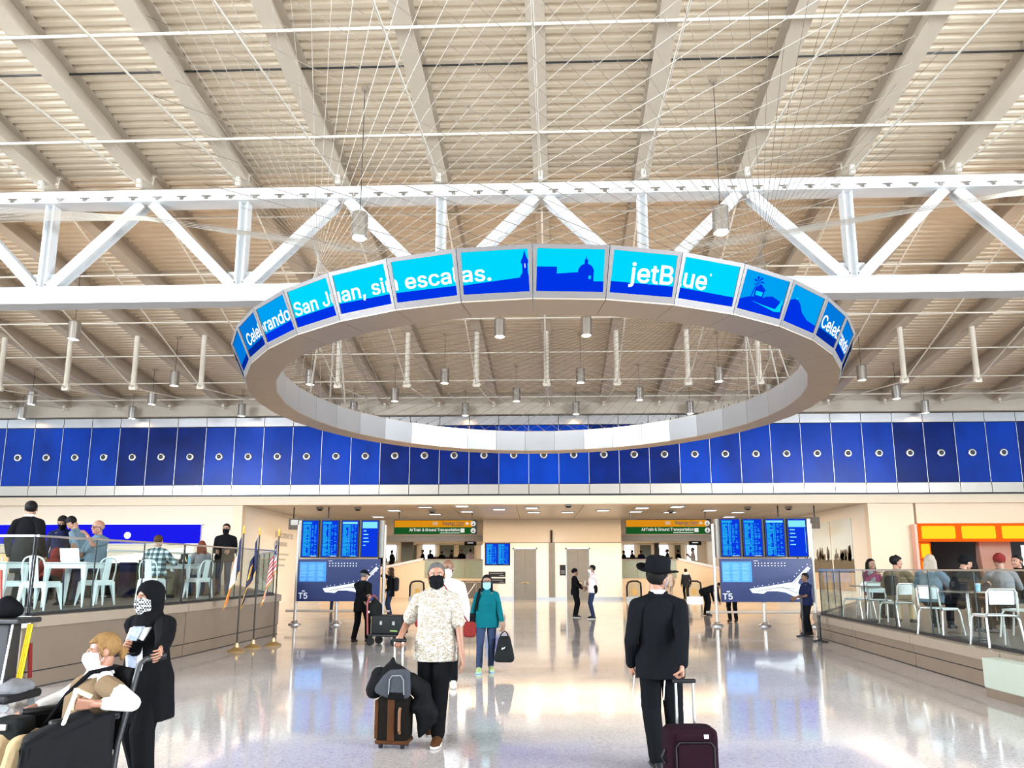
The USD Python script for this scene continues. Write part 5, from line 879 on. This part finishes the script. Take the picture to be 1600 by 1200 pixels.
for i, (px, Yf, c, rz_, lb) in enumerate(((597, 44.5, 'black_cloth', .3, 'leftmost dark figure on the upper level left of the grey kiosk'), (612, 45.5, 'dark_cloth', 1.2, 'dark figure on the upper level close left of the grey kiosk'), (660, 45, 'black_cloth', 2.0, 'dark figure on the upper level close right of the grey kiosk'), (672, 46, 'navy_cloth', 2.6, 'navy figure on the upper level beside the kiosk queue'), (690, 47, 'black_cloth', .5, 'dark figure in the middle of the left upper level queue'), (705, 45, 'dark_cloth', 1.5, 'dark figure before the dim window of the left upper level'), (721, 45, 'black_cloth', 3.0, 'dark figure in black left of the person in pink on the upper level'), (735, 44.5, 'pink_white', 0, 'figure in pale pink on the upper level near the lift wall'), (975, 46, 'black_cloth', 1.0, 'dark figure on the right upper level nearest the lift wall'), (988, 46, 'dark_cloth', 2.0, 'second dark figure from the lift wall on the right upper level'), (1002, 47, 'navy_cloth', .2, 'navy figure behind the hat on the right upper level'), (1043, 45, 'dark_cloth', 1.4, 'dark figure left of the man in the grey hooded top'), (1060, 44.5, 'black_cloth', .8, 'dark figure with luggage beside the man in the grey hooded top'))):
    p = atY(px, 880, Yf); person((p[0], p[1], 1.3), lb, h=1.62 + .02 * (i % 4), rz=rz_, hair=('short', 'hair_black'), res=.05, face=False, top=dict(mat=c, hem=.76, girth=1.15), legs='black_cloth')
for lb, pa, pb, Yf, c, z1 in (('grey green kiosk on the left upper level', 627, 645, 43.6, 'olive_grey', 3.35), ('low dark check-in desk on the left upper level', 668, 720, 48, 'dark', 2.5), ('brown information board on the right upper level', 1023, 1030, 44, 'brown_dark', 3.3), ('low dark check-in desk on the right upper level', 969, 1050, 48, 'dark', 2.45)):
    if c == 'olive_grey': mt('olive_grey', (.24, .22, .15), .5)
    a, b = atY(pa, 880, Yf), atY(pb, 880, Yf); t = thing('kiosk' if 'kiosk' in lb else 'information_board' if 'board' in lb else 'check_in_desk', lb, 'kiosk' if 'kiosk' in lb else 'board' if 'board' in lb else 'desk', ((a[0] + b[0]) / 2, Yf, 1.3)); obj(t, 'body', rbox(a[0], b[0], Yf - .2, Yf + .2, 1.3, z1, .03), c, smooth=40); obj(t, 'top', B(a[0] - .03, b[0] + .03, Yf - .23, Yf + .23, z1, z1 + .05), 'grey')
for lb, px, s0 in (('black sign of the passage opening on the left upper level', 735, 1), ('black sign of the passage opening on the right upper level', 1086, 1)):
    p = atY(px, 850, 47); t = thing('hanging_sign', lb, 'sign', (p[0], 47, 3.2)); obj(t, 'panel', B(p[0] - .42, p[0] + .42, 46.95, 47.05, 3.30, 3.62), 'black_plastic'); obj(t, 'lettering', B(p[0] - .2, p[0] + .2, 46.94, 46.95, 3.44, 3.50), 'sign_white'); obj(t, 'hanger', tube([(p[0], 47, 3.62), (p[0], 47, 4.5)], .02, 6), 'dark_metal')
# ---------------------------------------------------------------- furniture and people on the decks
ZL, ZR_ = 1.0, .55
def metal_chair(label, loc, rz):
    t = thing('metal_chair', label, 'chair', loc, rz, None); l = dict(local=True)
    seat = finish([rbox(-.19, .19, -.18, .18, .43, .455, .012)], .05, 2); st = obj(t, 'seat', seat, 'white_metal', smooth=40, **l); obj(st, 'apron', [B(-.18, .18, -.185, -.175, .36, .44), B(-.18, .18, .175, .185, .36, .44), B(-.185, -.175, -.18, .18, .36, .44), B(.175, .185, -.18, .18, .36, .44)], 'white_metal', **l)
    for x in (-1, 1):
        for y in (-1, 1):
            v = hullm([sph((x * .165 + dx, y * .165 + dy, .42), .008, 6) for dx in (-.03, .03) for dy in (-.03, .03)] + [sph((x * .215, y * .215, .012), .012, 6)]); obj(t, 'leg', v, 'white_metal', smooth=40, **l)
    pts = [(-.18, -.17, .44), (-.185, -.21, .62), (-.165, -.235, .76)] + [(.15 * math.cos(a), -.24 - .01 * math.sin(a), .78 + .07 * math.sin(a)) for a in np.linspace(PI - .2, .2, 8)] + [(.165, -.235, .76), (.185, -.21, .62), (.18, -.17, .44)]
    obj(t, 'back_hoop', tube(pts, .013, 8), 'white_metal', smooth=True, **l); obj(t, 'back_splat', loft([(.075, -.178, .45), (-.075, -.178, .45), (-.065, -.245, .845), (.065, -.245, .845)], .008), 'white_metal', **l)
    return t
def metal_table(label, loc, rz):
    t = thing('metal_table', label, 'table', loc, rz); l = dict(local=True)
    obj(t, 'tabletop', rbox(-.36, .36, -.36, .36, .74, .765, .012), 'white_metal', smooth=40, **l); obj(t, 'apron', [B(-.32, .32, -.325, -.31, .66, .74), B(-.32, .32, .31, .325, .66, .74), B(-.325, -.31, -.32, .32, .66, .74), B(.31, .325, -.32, .32, .66, .74)], 'white_metal', **l)
    for x in (-1, 1):
        for y in (-1, 1): obj(t, 'leg', hullm([sph((x * .30 + dx, y * .30 + dy, .72), .008, 6) for dx in (-.035, .035) for dy in (-.035, .035)] + [sph((x * .33, y * .33, .012), .012, 6)]), 'white_metal', smooth=40, **l)
    return t
def onL(px, Y): p = atY(px, 900, Y); return np.array((p[0], p[1], ZL))
def onR(px, Y): p = atY(px, 900, Y); return np.array((p[0], p[1], ZR_))
c0 = metal_chair('white metal chair with its back to the glass, nearest on the left deck', onL(66, 10.6), .05)
C = lambda px, Y, rz, lb: dup(c0, onL(px, Y), rz, lb)
C(28, 11.3, -.9, 'white metal chair left of the nearest one on the left deck'); C(152, 12.1, 1.3, 'white metal chair right of the first white table on the left deck'); C(238, 14.4, .1, 'white metal chair under the man in the checked shirt'); C(311, 15.4, 1.2, 'white metal chair right of the second white table on the left deck')
m0 = metal_table('white metal table where the bald man sits on the left deck', onL(118, 11.7), .1); dup(m0, onL(281, 15.6), .1, 'white metal table between the checked shirt and the woman with red-brown hair'); dup(m0, onL(-10, 10.8), .2, 'white metal table cut off by the left edge of the view')
D = dict(res=.026)
person(tuple(onL(36, 11.5)), 'standing man in black coat with white collar behind the left deck glass, seen from behind', h=1.84, rz=.12, hair=('short', 'hair_black'), top=dict(mat='black_cloth', hem=.55, girth=1.15, arm=1.15, name='coat'), head=(.5, .1, 0), extras=lambda H_: obj(H_['t'], 'shirt_collar', lathe([(.066, 0), (.07, 0), (.068, .045), (.062, .045)], 18, H_['UPP']((0, -.014, 1.478))), 'white_cloth', local=True), **D)
person(tuple(onL(90, 14.2)), 'young man in dark blue jacket and black mask behind the left deck table', h=1.78, rz=PI + .5, hair=('full', 'hair_black'), mask='black_cloth', top=dict(mat='navy_cloth', hem=.8, girth=1.1, name='jacket'), head=(0, -.35, 0), lean=.1, **D)
person(tuple(onL(124, 14.0)), 'young man in grey top leaning left beside the youth in the dark blue jacket', h=1.80, rz=PI * .55, hair=('full', 'hair_black'), top=dict(mat='grey_blue', hem=.8, girth=1.1), head=(0, -.5, 0), lean=.35, **D)
person(tuple(onL(147, 12.6)), 'bald man in grey shirt and glasses sitting at the first white table', h=1.86, rz=PI - .3, sit=.62, skin='skin_pink', hair=('bald', 'hair_pale'), glasses=True, fat=1.1, top=dict(mat='grey_blue', hem=.9, sleeve=1, girth=1.1), hands={1: (.10, .34, .98), -1: (-.04, .24, 1.20)}, poles={-1: (-.8, .6, -.8)}, legs='denim_dark', **D)
person(tuple(onL(80, 12.4)), 'person in red top sitting behind the nearest white chair', h=1.55, rz=.5, sit=.40, hair=('short', 'hair_black'), hat=hood('red_cloth'), lean=.75, top=dict(mat='red_cloth', hem=.9, girth=1.25, arm=1.2), legs='black_cloth', **D)
person(tuple(onL(243, 14.7)), 'man in checked shirt sitting with his back to the left deck glass', h=1.80, rz=.05, sit=.47, hair=('short', 'hair_brown'), fat=1.1, top=dict(mat='plaid', hem=.88, girth=1.1, arm=1.12), legs='olive', hands={1: (.25, .35, .8), -1: (-.25, .35, .8)}, **D)
person(tuple(onL(313, 16.4)), 'woman with long red-brown hair and grey top sitting at the second white table', h=1.72, rz=.6, sit=.47, fem=True, hair=('long', 'hair_redbrown'), top=dict(mat='grey_cloth', hem=.88), legs='denim_dark', hands={1: (.1, .38, .85), -1: (-.2, .35, .85)}, lean=.15, **D)
person(tuple(onL(349, 16.9)), 'standing man in black jacket, black mask and glasses at the end of the left deck', h=1.80, rz=PI + .25, hair=('short', 'hair_black'), mask='black_cloth', glasses=True, fat=1.1, top=dict(mat='black_cloth', hem=.80, girth=1.12, arm=1.15, name='jacket'), legs='denim_dark', hands={1: (.16, .20, 1.06), -1: (-.14, .20, 1.06)}, **D)
def small(name, lb, ct_, loc, parts):
    t = thing(name, lb, ct_, loc)
    for nm, m, ma in parts: obj(t, nm, m, ma, local=True, smooth=40)
p = onL(118, 11.7); small('laptop', 'open pale laptop on the first white table', 'laptop', p + (-.02, -.02, .767), [('keyboard_base', rbox(-.17, .17, -.12, .12, 0, .018, .006), 'alu_light'), ('screen_lid', rot(rbox(-.17, .17, -.012, 0, 0, .23, .005), .25, 'x').apply_translation((0, -.12, .018)), 'white_metal')])
p = onL(281, 15.6); small('bottle', 'clear bottle with blue label on the second white table', 'bottle', p + (.2, .0, .767), [('body', lathe([(.01, 0), (.035, 0), (.037, .12), (.015, .18), (.014, .2)], 14), 'mask_blue'), ('cap', lathe([(.005, .2), (.016, .2), (.016, .22), (.005, .22)], 10), 'white_cloth')]); small('paper_cup', 'white paper cup on the second white table', 'cup', p + (-.15, .1, .767), [('cup', lathe([(.01, 0), (.03, 0), (.042, .11), (.01, .11)], 14), 'mask_white'), ('lid', lathe([(.01, .11), (.045, .11), (.04, .125), (.01, .125)], 14), 'white_cloth')])
small('menu_stand', 'small black menu stand with a letter A on the second white table', 'sign', p + (.05, .05, .767), [('card', rbox(-.09, .09, -.01, .01, 0, .24, .004), 'black_plastic'), ('letter', text('A', .13, (-.05, -.012, .06)), mt('letter_yellow', (.9, .75, .3), .5))])
# food counters on the left deck
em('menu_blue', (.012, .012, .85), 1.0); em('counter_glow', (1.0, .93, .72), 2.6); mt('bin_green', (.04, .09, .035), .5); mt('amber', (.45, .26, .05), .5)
t = thing('menu_board', 'long glowing blue menu board strip on the wall over the food counter', 'menu board', (-19, YF - .1, 2.7))
for i in range(5):
    a = -23.6 + i * 1.84; obj(t, 'blue_panel', B(a + .02, a + 1.82, YF - .12, YF - .02, 2.74, 3.56), 'menu_blue')
obj(t, 'frame', [B(-23.7, -14.3, YF - .14, YF, 3.56, 3.60), B(-23.7, -14.3, YF - .14, YF, 2.70, 2.74)], 'white_metal'); obj(t, 'white_mark', [rot(lathe([(.08, 0), (.15, 0), (.15, .02), (.08, .02)], 18), PI / 2, 'x').apply_translation((-17.55, YF - .13, 3.1))], 'screen_white')
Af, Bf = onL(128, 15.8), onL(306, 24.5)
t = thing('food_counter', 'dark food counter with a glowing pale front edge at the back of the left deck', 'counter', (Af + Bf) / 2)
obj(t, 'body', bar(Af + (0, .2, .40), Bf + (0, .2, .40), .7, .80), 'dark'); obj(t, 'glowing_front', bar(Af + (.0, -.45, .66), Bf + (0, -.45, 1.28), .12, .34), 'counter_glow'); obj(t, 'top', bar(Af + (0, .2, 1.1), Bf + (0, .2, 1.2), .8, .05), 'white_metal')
for lb, Ag, Bg in (('dark bar counter behind the laptop table of the left deck', onL(-30, 17.2), onL(108, 17.0)), ('dark bar counter behind the man in the checked shirt', onL(219, 17.7), onL(338, 18.3))):
    t = thing('bar_counter', lb, 'counter', (Ag + Bg) / 2); obj(t, 'body', bar(Ag + (0, 0, .42), Bg + (0, 0, .42), .5, .84), 'brown_dark'); obj(t, 'top', bar(Ag + (0, 0, .86), Bg + (0, 0, .86), .62, .05), 'dark')
t = thing('back_counter', 'long dark counter under the blue menu board', 'counter', (-19, 27.4, 1)); obj(t, 'body', B(-24, -13.6, 27.0, 28.0, 1.0, 2.05), 'brown_dark'); obj(t, 'worktop', B(-24.1, -13.5, 26.9, 28.1, 2.05, 2.1), 'steel'); obj(t, 'back_splash', B(-24, -14.3, 28.55, 28.68, 2.1, 2.68), 'cream_light')
t = thing('amber_counter', 'amber lit counter behind the standing man in the black coat', 'counter', onL(40, 14)); q = onL(38, 14.5); obj(t, 'body', rbox(q[0] - .9, q[0] + .45, 14.3, 14.9, 1.0, 2.0, .03), 'brown_dark'); obj(t, 'front', B(q[0] - .88, q[0] + .43, 14.27, 14.31, 1.55, 1.98), 'amber')
for i, (px, Y, c) in enumerate(((206, 16.5, 'bin_green'), (199, 16.0, 'navy_cloth'))):
    q = onL(px, Y); small('bin', ('green', 'blue')[i] + ' recycling bin on the left deck behind the glass', 'bin', q, [('body', rbox(-.14, .14, -.14, .14, 0, .75, .03), c), ('lid', rbox(-.155, .155, -.155, .155, .75, .81, .03), c)])
for i, (px, Y) in enumerate(((165, 16.2), (178, 16.7), (191, 17.2))):
    q = onL(px, Y); small('stool', ('left', 'middle', 'right')[i] + ' dark round stool before the glowing counter', 'stool', q, [('seat', lathe([(.01, .68), (.2, .68), (.21, .72), (.19, .76), (.01, .77)], 20), 'dark'), ('pedestal', lathe([(.2, 0), (.2, .02), (.03, .05), (.03, .68)], 16), 'steel')])
# right deck
def tube_chair(label, loc, rz):
    t = thing('tube_chair', label, 'chair', loc, rz); l = dict(local=True); r = .016
    obj(t, 'seat', rbox(-.20, .20, -.19, .20, .435, .455, .009), 'white_metal', smooth=40, **l); obj(t, 'backrest', rot(rbox(-.165, .165, -.225, -.205, .60, .80, .009), .06, 'x', (0, -.215, .6)), 'white_metal', smooth=40, **l)
    obj(t, 'back_frame', tube([(-.20, .20, .43), (-.21, -.19, .43), (-.20, -.215, .50), (-.195, -.235, .77), (-.16, -.24, .815), (.16, -.24, .815), (.195, -.235, .77), (.20, -.215, .50), (.21, -.19, .43), (.20, .20, .43)], r, 8), 'steel_pale' if 'steel_pale' in MATS else mt('steel_pale', (.68, .67, .64), .3, .7), smooth=True, **l)
    for x in (-1, 1):
        for y in (-1, 1): obj(t, 'leg', tube([(x * .20, y * .17, .43), (x * .215, y * .20, .38), (x * .235, y * .25, .0)], r, 8), 'steel_pale', smooth=True, **l)
    return t
h0 = tube_chair('pale tube framed chair with its back to the right deck glass, nearest and largest', onR(1547, 10.15), -.1); Ct = lambda px, Y, rz, lb: dup(h0, onR(px, Y), rz, lb)
Ct(1462, 11.9, -1.2, 'pale tube framed chair turned sideways, second nearest on the right deck'); Ct(1376, 15.1, -1.0, 'pale tube framed chair right of the woman in pink and grey'); Ct(1338, 15.8, .5, 'pale tube framed chair left of the woman in pink and grey'); Ct(1398, 13.9, .3, 'pale tube framed chair under the person in the tan jacket'); Ct(1590, 11.5, .6, 'pale tube framed chair cut off by the right edge of the view')
def round_table(label, loc):
    t = thing('round_table', label, 'table', loc); obj(t, 'tabletop', lathe([(.01, .725), (.38, .725), (.385, .735), (.38, .745), (.01, .745)], 36), 'steel', local=True, smooth=40); obj(t, 'column', lathe([(.025, .03), (.025, .725)], 14), 'steel', local=True); obj(t, 'foot', lathe([(.01, 0), (.25, 0), (.25, .015), (.04, .04), (.01, .04)], 28), 'dark_metal', local=True, smooth=40); return t
q0 = round_table('round steel table with a pale blue cup by the nearest tube chair', onR(1508, 11.3)); dup(q0, onR(1356, 15.2), 0, 'round steel table before the woman in pink and grey')
p = onR(1526, 11.2); small('cup', 'pale blue cup on the nearest round steel table', 'cup', p + (0, 0, .746), [('cup', lathe([(.01, 0), (.03, 0), (.04, .12), (.01, .12)], 14), 'mask_blue'), ('rim', lathe([(.036, .11), (.043, .115), (.036, .125)], 14), 'white_cloth')])
person(tuple(onR(1362, 16.2)), 'woman with long black hair in pink and grey sitting on the right deck', h=1.70, rz=PI + .2, sit=.47, fem=True, skin='skin_mid', hair=('long', 'hair_black'), top=dict(mat='magenta', hem=.88, girth=1.1), hands={1: (.12, .30, 1.02), -1: (-.2, .3, .82)}, extras=lambda H_: obj(H_['t'], 'grey_scarf', finish([hullm([sph(H_['UPP']((x, .10, z)), .07) for x, z in ((.10, 1.40), (.16, 1.12), (.05, 1.15))])], .03, 3, .01), 'grey_cloth', smooth=True, local=True), **D)
person(tuple(onR(1402, 14.2)), 'person with short dark hair in tan jacket sitting on the right deck', h=1.74, rz=-.7, sit=.47, hair=('full', 'hair_black'), skin='skin_pink', head=(-.9, 0, 0), top=dict(mat='tan_jacket', hem=.86, girth=1.2, arm=1.2, name='jacket'), legs='khaki', hands={1: (.2, .38, .85), -1: (-.2, .38, .85)}, extras=lambda H_: obj(H_['t'], 'dark_bag', finish([hullm([sph(H_['UPP']((x, -.16, z)), .05) for x in (-.16, 0) for z in (1.0, 1.3)])], .03, 3), 'black_cloth', smooth=True, local=True), **D)
person(tuple(onR(1452, 12.9)), 'person with pale blond hair in grey-blue denim jacket sitting on the right deck', h=1.76, rz=-.9, sit=.47, hair=('long', 'hair_pale'), skin='skin_pink', head=(.3, 0, 0), top=dict(mat='grey_blue', hem=.86, girth=1.2, arm=1.15, name='jacket'), legs='black_cloth', hands={1: (.2, .42, .85), -1: (-.2, .42, .85)}, lean=.12, **D)
person(tuple(onR(1494, 12.2)), 'person in dark grey coat and black cap leaning over a round table', h=1.76, rz=PI * .5 + 3.3, sit=.47, hair=('short', 'hair_black'), hat=beanie('black_cloth'), top=dict(mat='dark_cloth', hem=.84, girth=1.25, arm=1.2, name='coat'), legs='black_cloth', lean=.3, hands={1: (.15, .45, .82), -1: (-.15, .45, .82)}, **D)
person(tuple(onR(1564, 12.6)), 'person in dark red beanie sitting at the right edge of the right deck', h=1.76, rz=-.4, sit=.47, hair=None, hat=beanie('red_cloth'), top=dict(mat='grey_cloth', hem=.86, girth=1.2, name='coat'), legs='black_cloth', hands={1: (.2, .38, .82), -1: (-.2, .38, .82)}, **D)
person(tuple(onR(1592, 14.0)), 'man with dark hair in black jacket beyond the red beanie on the right deck', h=1.78, rz=PI * .6, sit=.47, hair=('short', 'hair_black'), skin='skin_pink', top=dict(mat='black_cloth', hem=.86, girth=1.15, name='jacket'), legs='black_cloth', hands={1: (.2, .38, .82), -1: (-.2, .38, .82)}, **D)
# glowing portal
em('glow_yellow', (1.0, .50, .015), 1.5); em('glow_orange', (1.0, .13, .01), 1.1)
mt('pink_glass', (.75, .42, .34), .3)
for i in range(6):
    a = 15.86 + 1.62 * i; t = thing('lightbox', 'glowing lightbox over the dark shop opening, %s from the left' % ORD[i], 'lightbox', (a + .8, YF - .2, 2.78)); obj(t, 'housing', rbox(a, a + 1.6, YF - .30, YF - .02, 2.78, 3.52, .05), 'glow_orange', smooth=40); obj(t, 'bright_face', rbox(a + .12, a + 1.48, YF - .312, YF - .25, 2.90, 3.42, .05), 'glow_yellow', smooth=40)
for i in range(3):
    z = 2.76 - .72 * (i + 1); t = thing('lightbox', 'glowing yellow lightbox in the left leg of the shop portal, %s from the top' % ORD[i], 'lightbox', (16.07, YF - .2, z)); obj(t, 'housing', rbox(15.82, 16.32, YF - .30, YF - .02, z + .01, z + .71, .05), 'glow_orange', smooth=40); obj(t, 'bright_face', rbox(15.90, 16.24, YF - .312, YF - .25, z + .08, z + .64, .05), 'glow_yellow', smooth=40)
t = thing('portal_cheek', 'pink glass cheek at the left edge of the glowing lightboxes', 'panel', (15.75, YF - .2, .6)); obj(t, 'cheek', B(15.70, 15.80, YF - .32, YF - .02, .58, 3.5), 'pink_glass')
sh_ = S('wall_shop'); obj(sh_, 'dark_back', B(15.9, XR, 33, 33.2, 0, 3.6), 'dark'); obj(sh_, 'dark_side', B(15.7, 15.9, YF + .3, 33, 0, 3.6), 'brown_dark'); obj(sh_, 'dark_ceiling', B(15.9, XR, YF + .3, 33, 3.55, 3.65), 'dark'); obj(sh_, 'shop_floor', B(15.9, XR, YF, 33, .43, .53), 'deck_floor')
t = thing('beige_pillar', 'tapering rose beige pillar standing in the dark shop opening', 'pillar', (19.0, 29.6, .55)); a, b = atY(1533, 860, 29.6), atY(1575, 860, 29.6); obj(t, 'pillar', hullm([sph((a[0] - .1, 29.6, 3.5), .05), sph((b[0] + .05, 29.6, 3.5), .05), sph((a[0] + .1, 29.6, .6), .05), sph((b[0] + .1, 29.6, .6), .05), sph((a[0], 29.9, 2), .05)]), mt('rose_beige', (.55, .34, .26), .5), smooth=40); obj(t, 'foot', B(a[0] - .05, b[0] + .2, 29.5, 29.95, .53, .65), 'brown_dark')
p = atY(1597, 868, 27.5); small('white_sign', 'white shop sign cut off by the right edge of the view', 'sign', (p[0] + .3, 27.5, 1.6), [('panel', rbox(-.3, .5, -.03, .03, .2, 1.0, .01), 'screen_white'), ('leg', B(-.02, .02, -.02, .02, -1.05, .2), 'steel'), ('foot', rbox(-.2, .2, -.15, .15, -1.05, -1.02, .01), 'steel')])
t = thing('deck_box', 'pale stone end box at the near end of the right deck wall', 'planter', (6.3, 9.0, 0)); obj(t, 'box', rbox(5.88, 6.09, 8.0, 9.35, .12, .50, .01), mt('pale_green_stone', (.42, .46, .38), .35)); obj(t, 'base', B(5.90, 6.09, 8.0, 9.35, 0, .12), 'stone_clad')
# stanchions, escalator newels, left service cart
def stanchion(lb, px, py, hgt=.98):
    p = atZ(px, py); t = thing('stanchion', lb, 'barrier post', p); obj(t, 'base', lathe([(.01, 0), (.17, 0), (.17, .02), (.05, .05), (.03, .07)], 24), 'dark_metal', local=True, smooth=40); obj(t, 'post', lathe([(.03, .05), (.03, hgt - .06), (.038, hgt - .06), (.038, hgt), (.01, hgt)], 16), 'dark_metal', local=True, smooth=40)
stanchion('black barrier post right of the right flight sign', 1256, 995); stanchion('black barrier post before the end of the right deck', 1282, 1003, .6)
for lb, px in (('left escalator newel with black handrail seen beside the man in the hat', 991), ('right escalator newel with black handrail behind the bending person', 1085), ('escalator newel with black handrail left of the man in white', 651)):
    p = atZ(px, 938); t = thing('escalator_newel', lb, 'escalator', p); w = .38
    obj(t, 'handrail', tube([(-w, 0, .0), (-w, 0, .75), (-w + .08, 0, .95), (-.1, 0, 1.02), (w - .2, 0, 1.02), (w - .02, 0, .93), (w, 0, .7), (w, 0, 0)], .05, 8), 'black_plastic', local=True, smooth=True); obj(t, 'balustrade', B(-w + .05, w - .05, -.008, .008, .2, .92), 'rail_glass', local=True); obj(t, 'yellow_plate', B(-.10, .12, -.03, -.01, .3, .62), 'amber', local=True); obj(t, 'skirt', B(-w - .05, w + .05, -.12, .12, 0, .2), 'steel', local=True)
t = thing('barrier_gate', 'dark folding barrier gate behind the woman in teal', 'barrier', atZ(735, 938)); b0 = atZ(735, 938)
for x in (-.9, -.3, .3, .9): obj(t, 'post', B(x - .03, x + .03, -.03, .03, 0, 1.0), 'brown_dark', local=True)
for a, b in ((-.9, -.3), (-.3, .3), (.3, .9)): obj(t, 'brace', [bar((a, 0, .1), (b, 0, .95), .03, .05)], 'pipe_white', local=True); obj(t, 'infill', B(a + .04, b - .04, .01, .03, .1, .95), 'brown_dark', local=True)
obj(t, 'top_rail', B(-.95, .95, -.04, .04, .98, 1.04), 'brown_dark', local=True)
p = np.array(atZ(8, 1108)); t = thing('service_cart', 'black cleaning cart with yellow handles at the left edge of the view', 'cart', p); l = dict(local=True)
obj(t, 'base_tray', rbox(-.45, .22, -.28, .3, .10, .20, .03), 'black_plastic', smooth=40, **l); obj(t, 'upright', rbox(-.32, .02, -.1, .1, .2, 1.0, .02), 'dark_metal', smooth=40, **l); obj(t, 'shelf', rbox(-.45, .19, -.2, .2, 1.0, 1.06, .015), 'dark_metal', smooth=40, **l); obj(t, 'grey_cloth', finish([hullm([sph((x, y, .24), .07) for x in (.02, .15) for y in (-.12, .15)] + [sph((.06, 0, .31), .05)])], .03, 3, .02), 'grey_cloth', smooth=True, **l)
for i in range(3): obj(t, 'yellow_handle', tube([(.05 + .025 * i, .05, .22), (.10 + .02 * i, .1, .98)], .014, 8), mt('yellow_paint', (.85, .55, .01), .4), **l)
obj(t, 'white_pole', tube([(.0, -.12, .2), (.07, -.12, 1.0)], .012, 8), 'white_metal', **l); obj(t, 'brush', [tube([(.17, .12, .34), (.13, .12, .75)], .022, 8)], 'red_cloth', **l)
for x, y in ((-.38, -.2), (.15, -.2), (-.38, .22), (.15, .22)): obj(t, 'castor', rot(trimesh.creation.cylinder(.05, .03, sections=14), PI / 2, 'x').apply_translation((x, y, .05)), 'grey', **l)
t = thing('black_bag', 'round black bag standing on top of the cleaning cart', 'bag', p + (-.12, 0, 1.06)); obj(t, 'bag', finish([hullm([sph((-.1, 0, .09), .10), sph((.10, 0, .09), .10), sph((0, 0, .17), .10)])], .03, 3, .01), 'black_cloth', smooth=True, **l)
t = thing('red_pole', 'red mop pole leaning behind the cleaning cart', 'pole', p + (-.08, .5, 1.0)); q = onL(4, 10.2); obj(t, 'pole', tube([onL(9, 9.75) + (0, 0, .01), onL(1, 9.9) + (0, 0, .62)], .014, 8), mt('red_paint', (.6, .05, .02), .4)); obj(t, 'grip', tube([onL(2.5, 9.87) + (0, 0, .50), onL(1, 9.9) + (0, 0, .63)], .018, 8), 'red_paint')
t = thing('stone_block', 'white stone block on the near corner of the left deck wall', 'stone block', (-7.2, 9.4, .85)); obj(t, 'block', rbox(-7.42, -7.05, 9.25, 9.42, .84, 1.0, .008), 'white_stone')
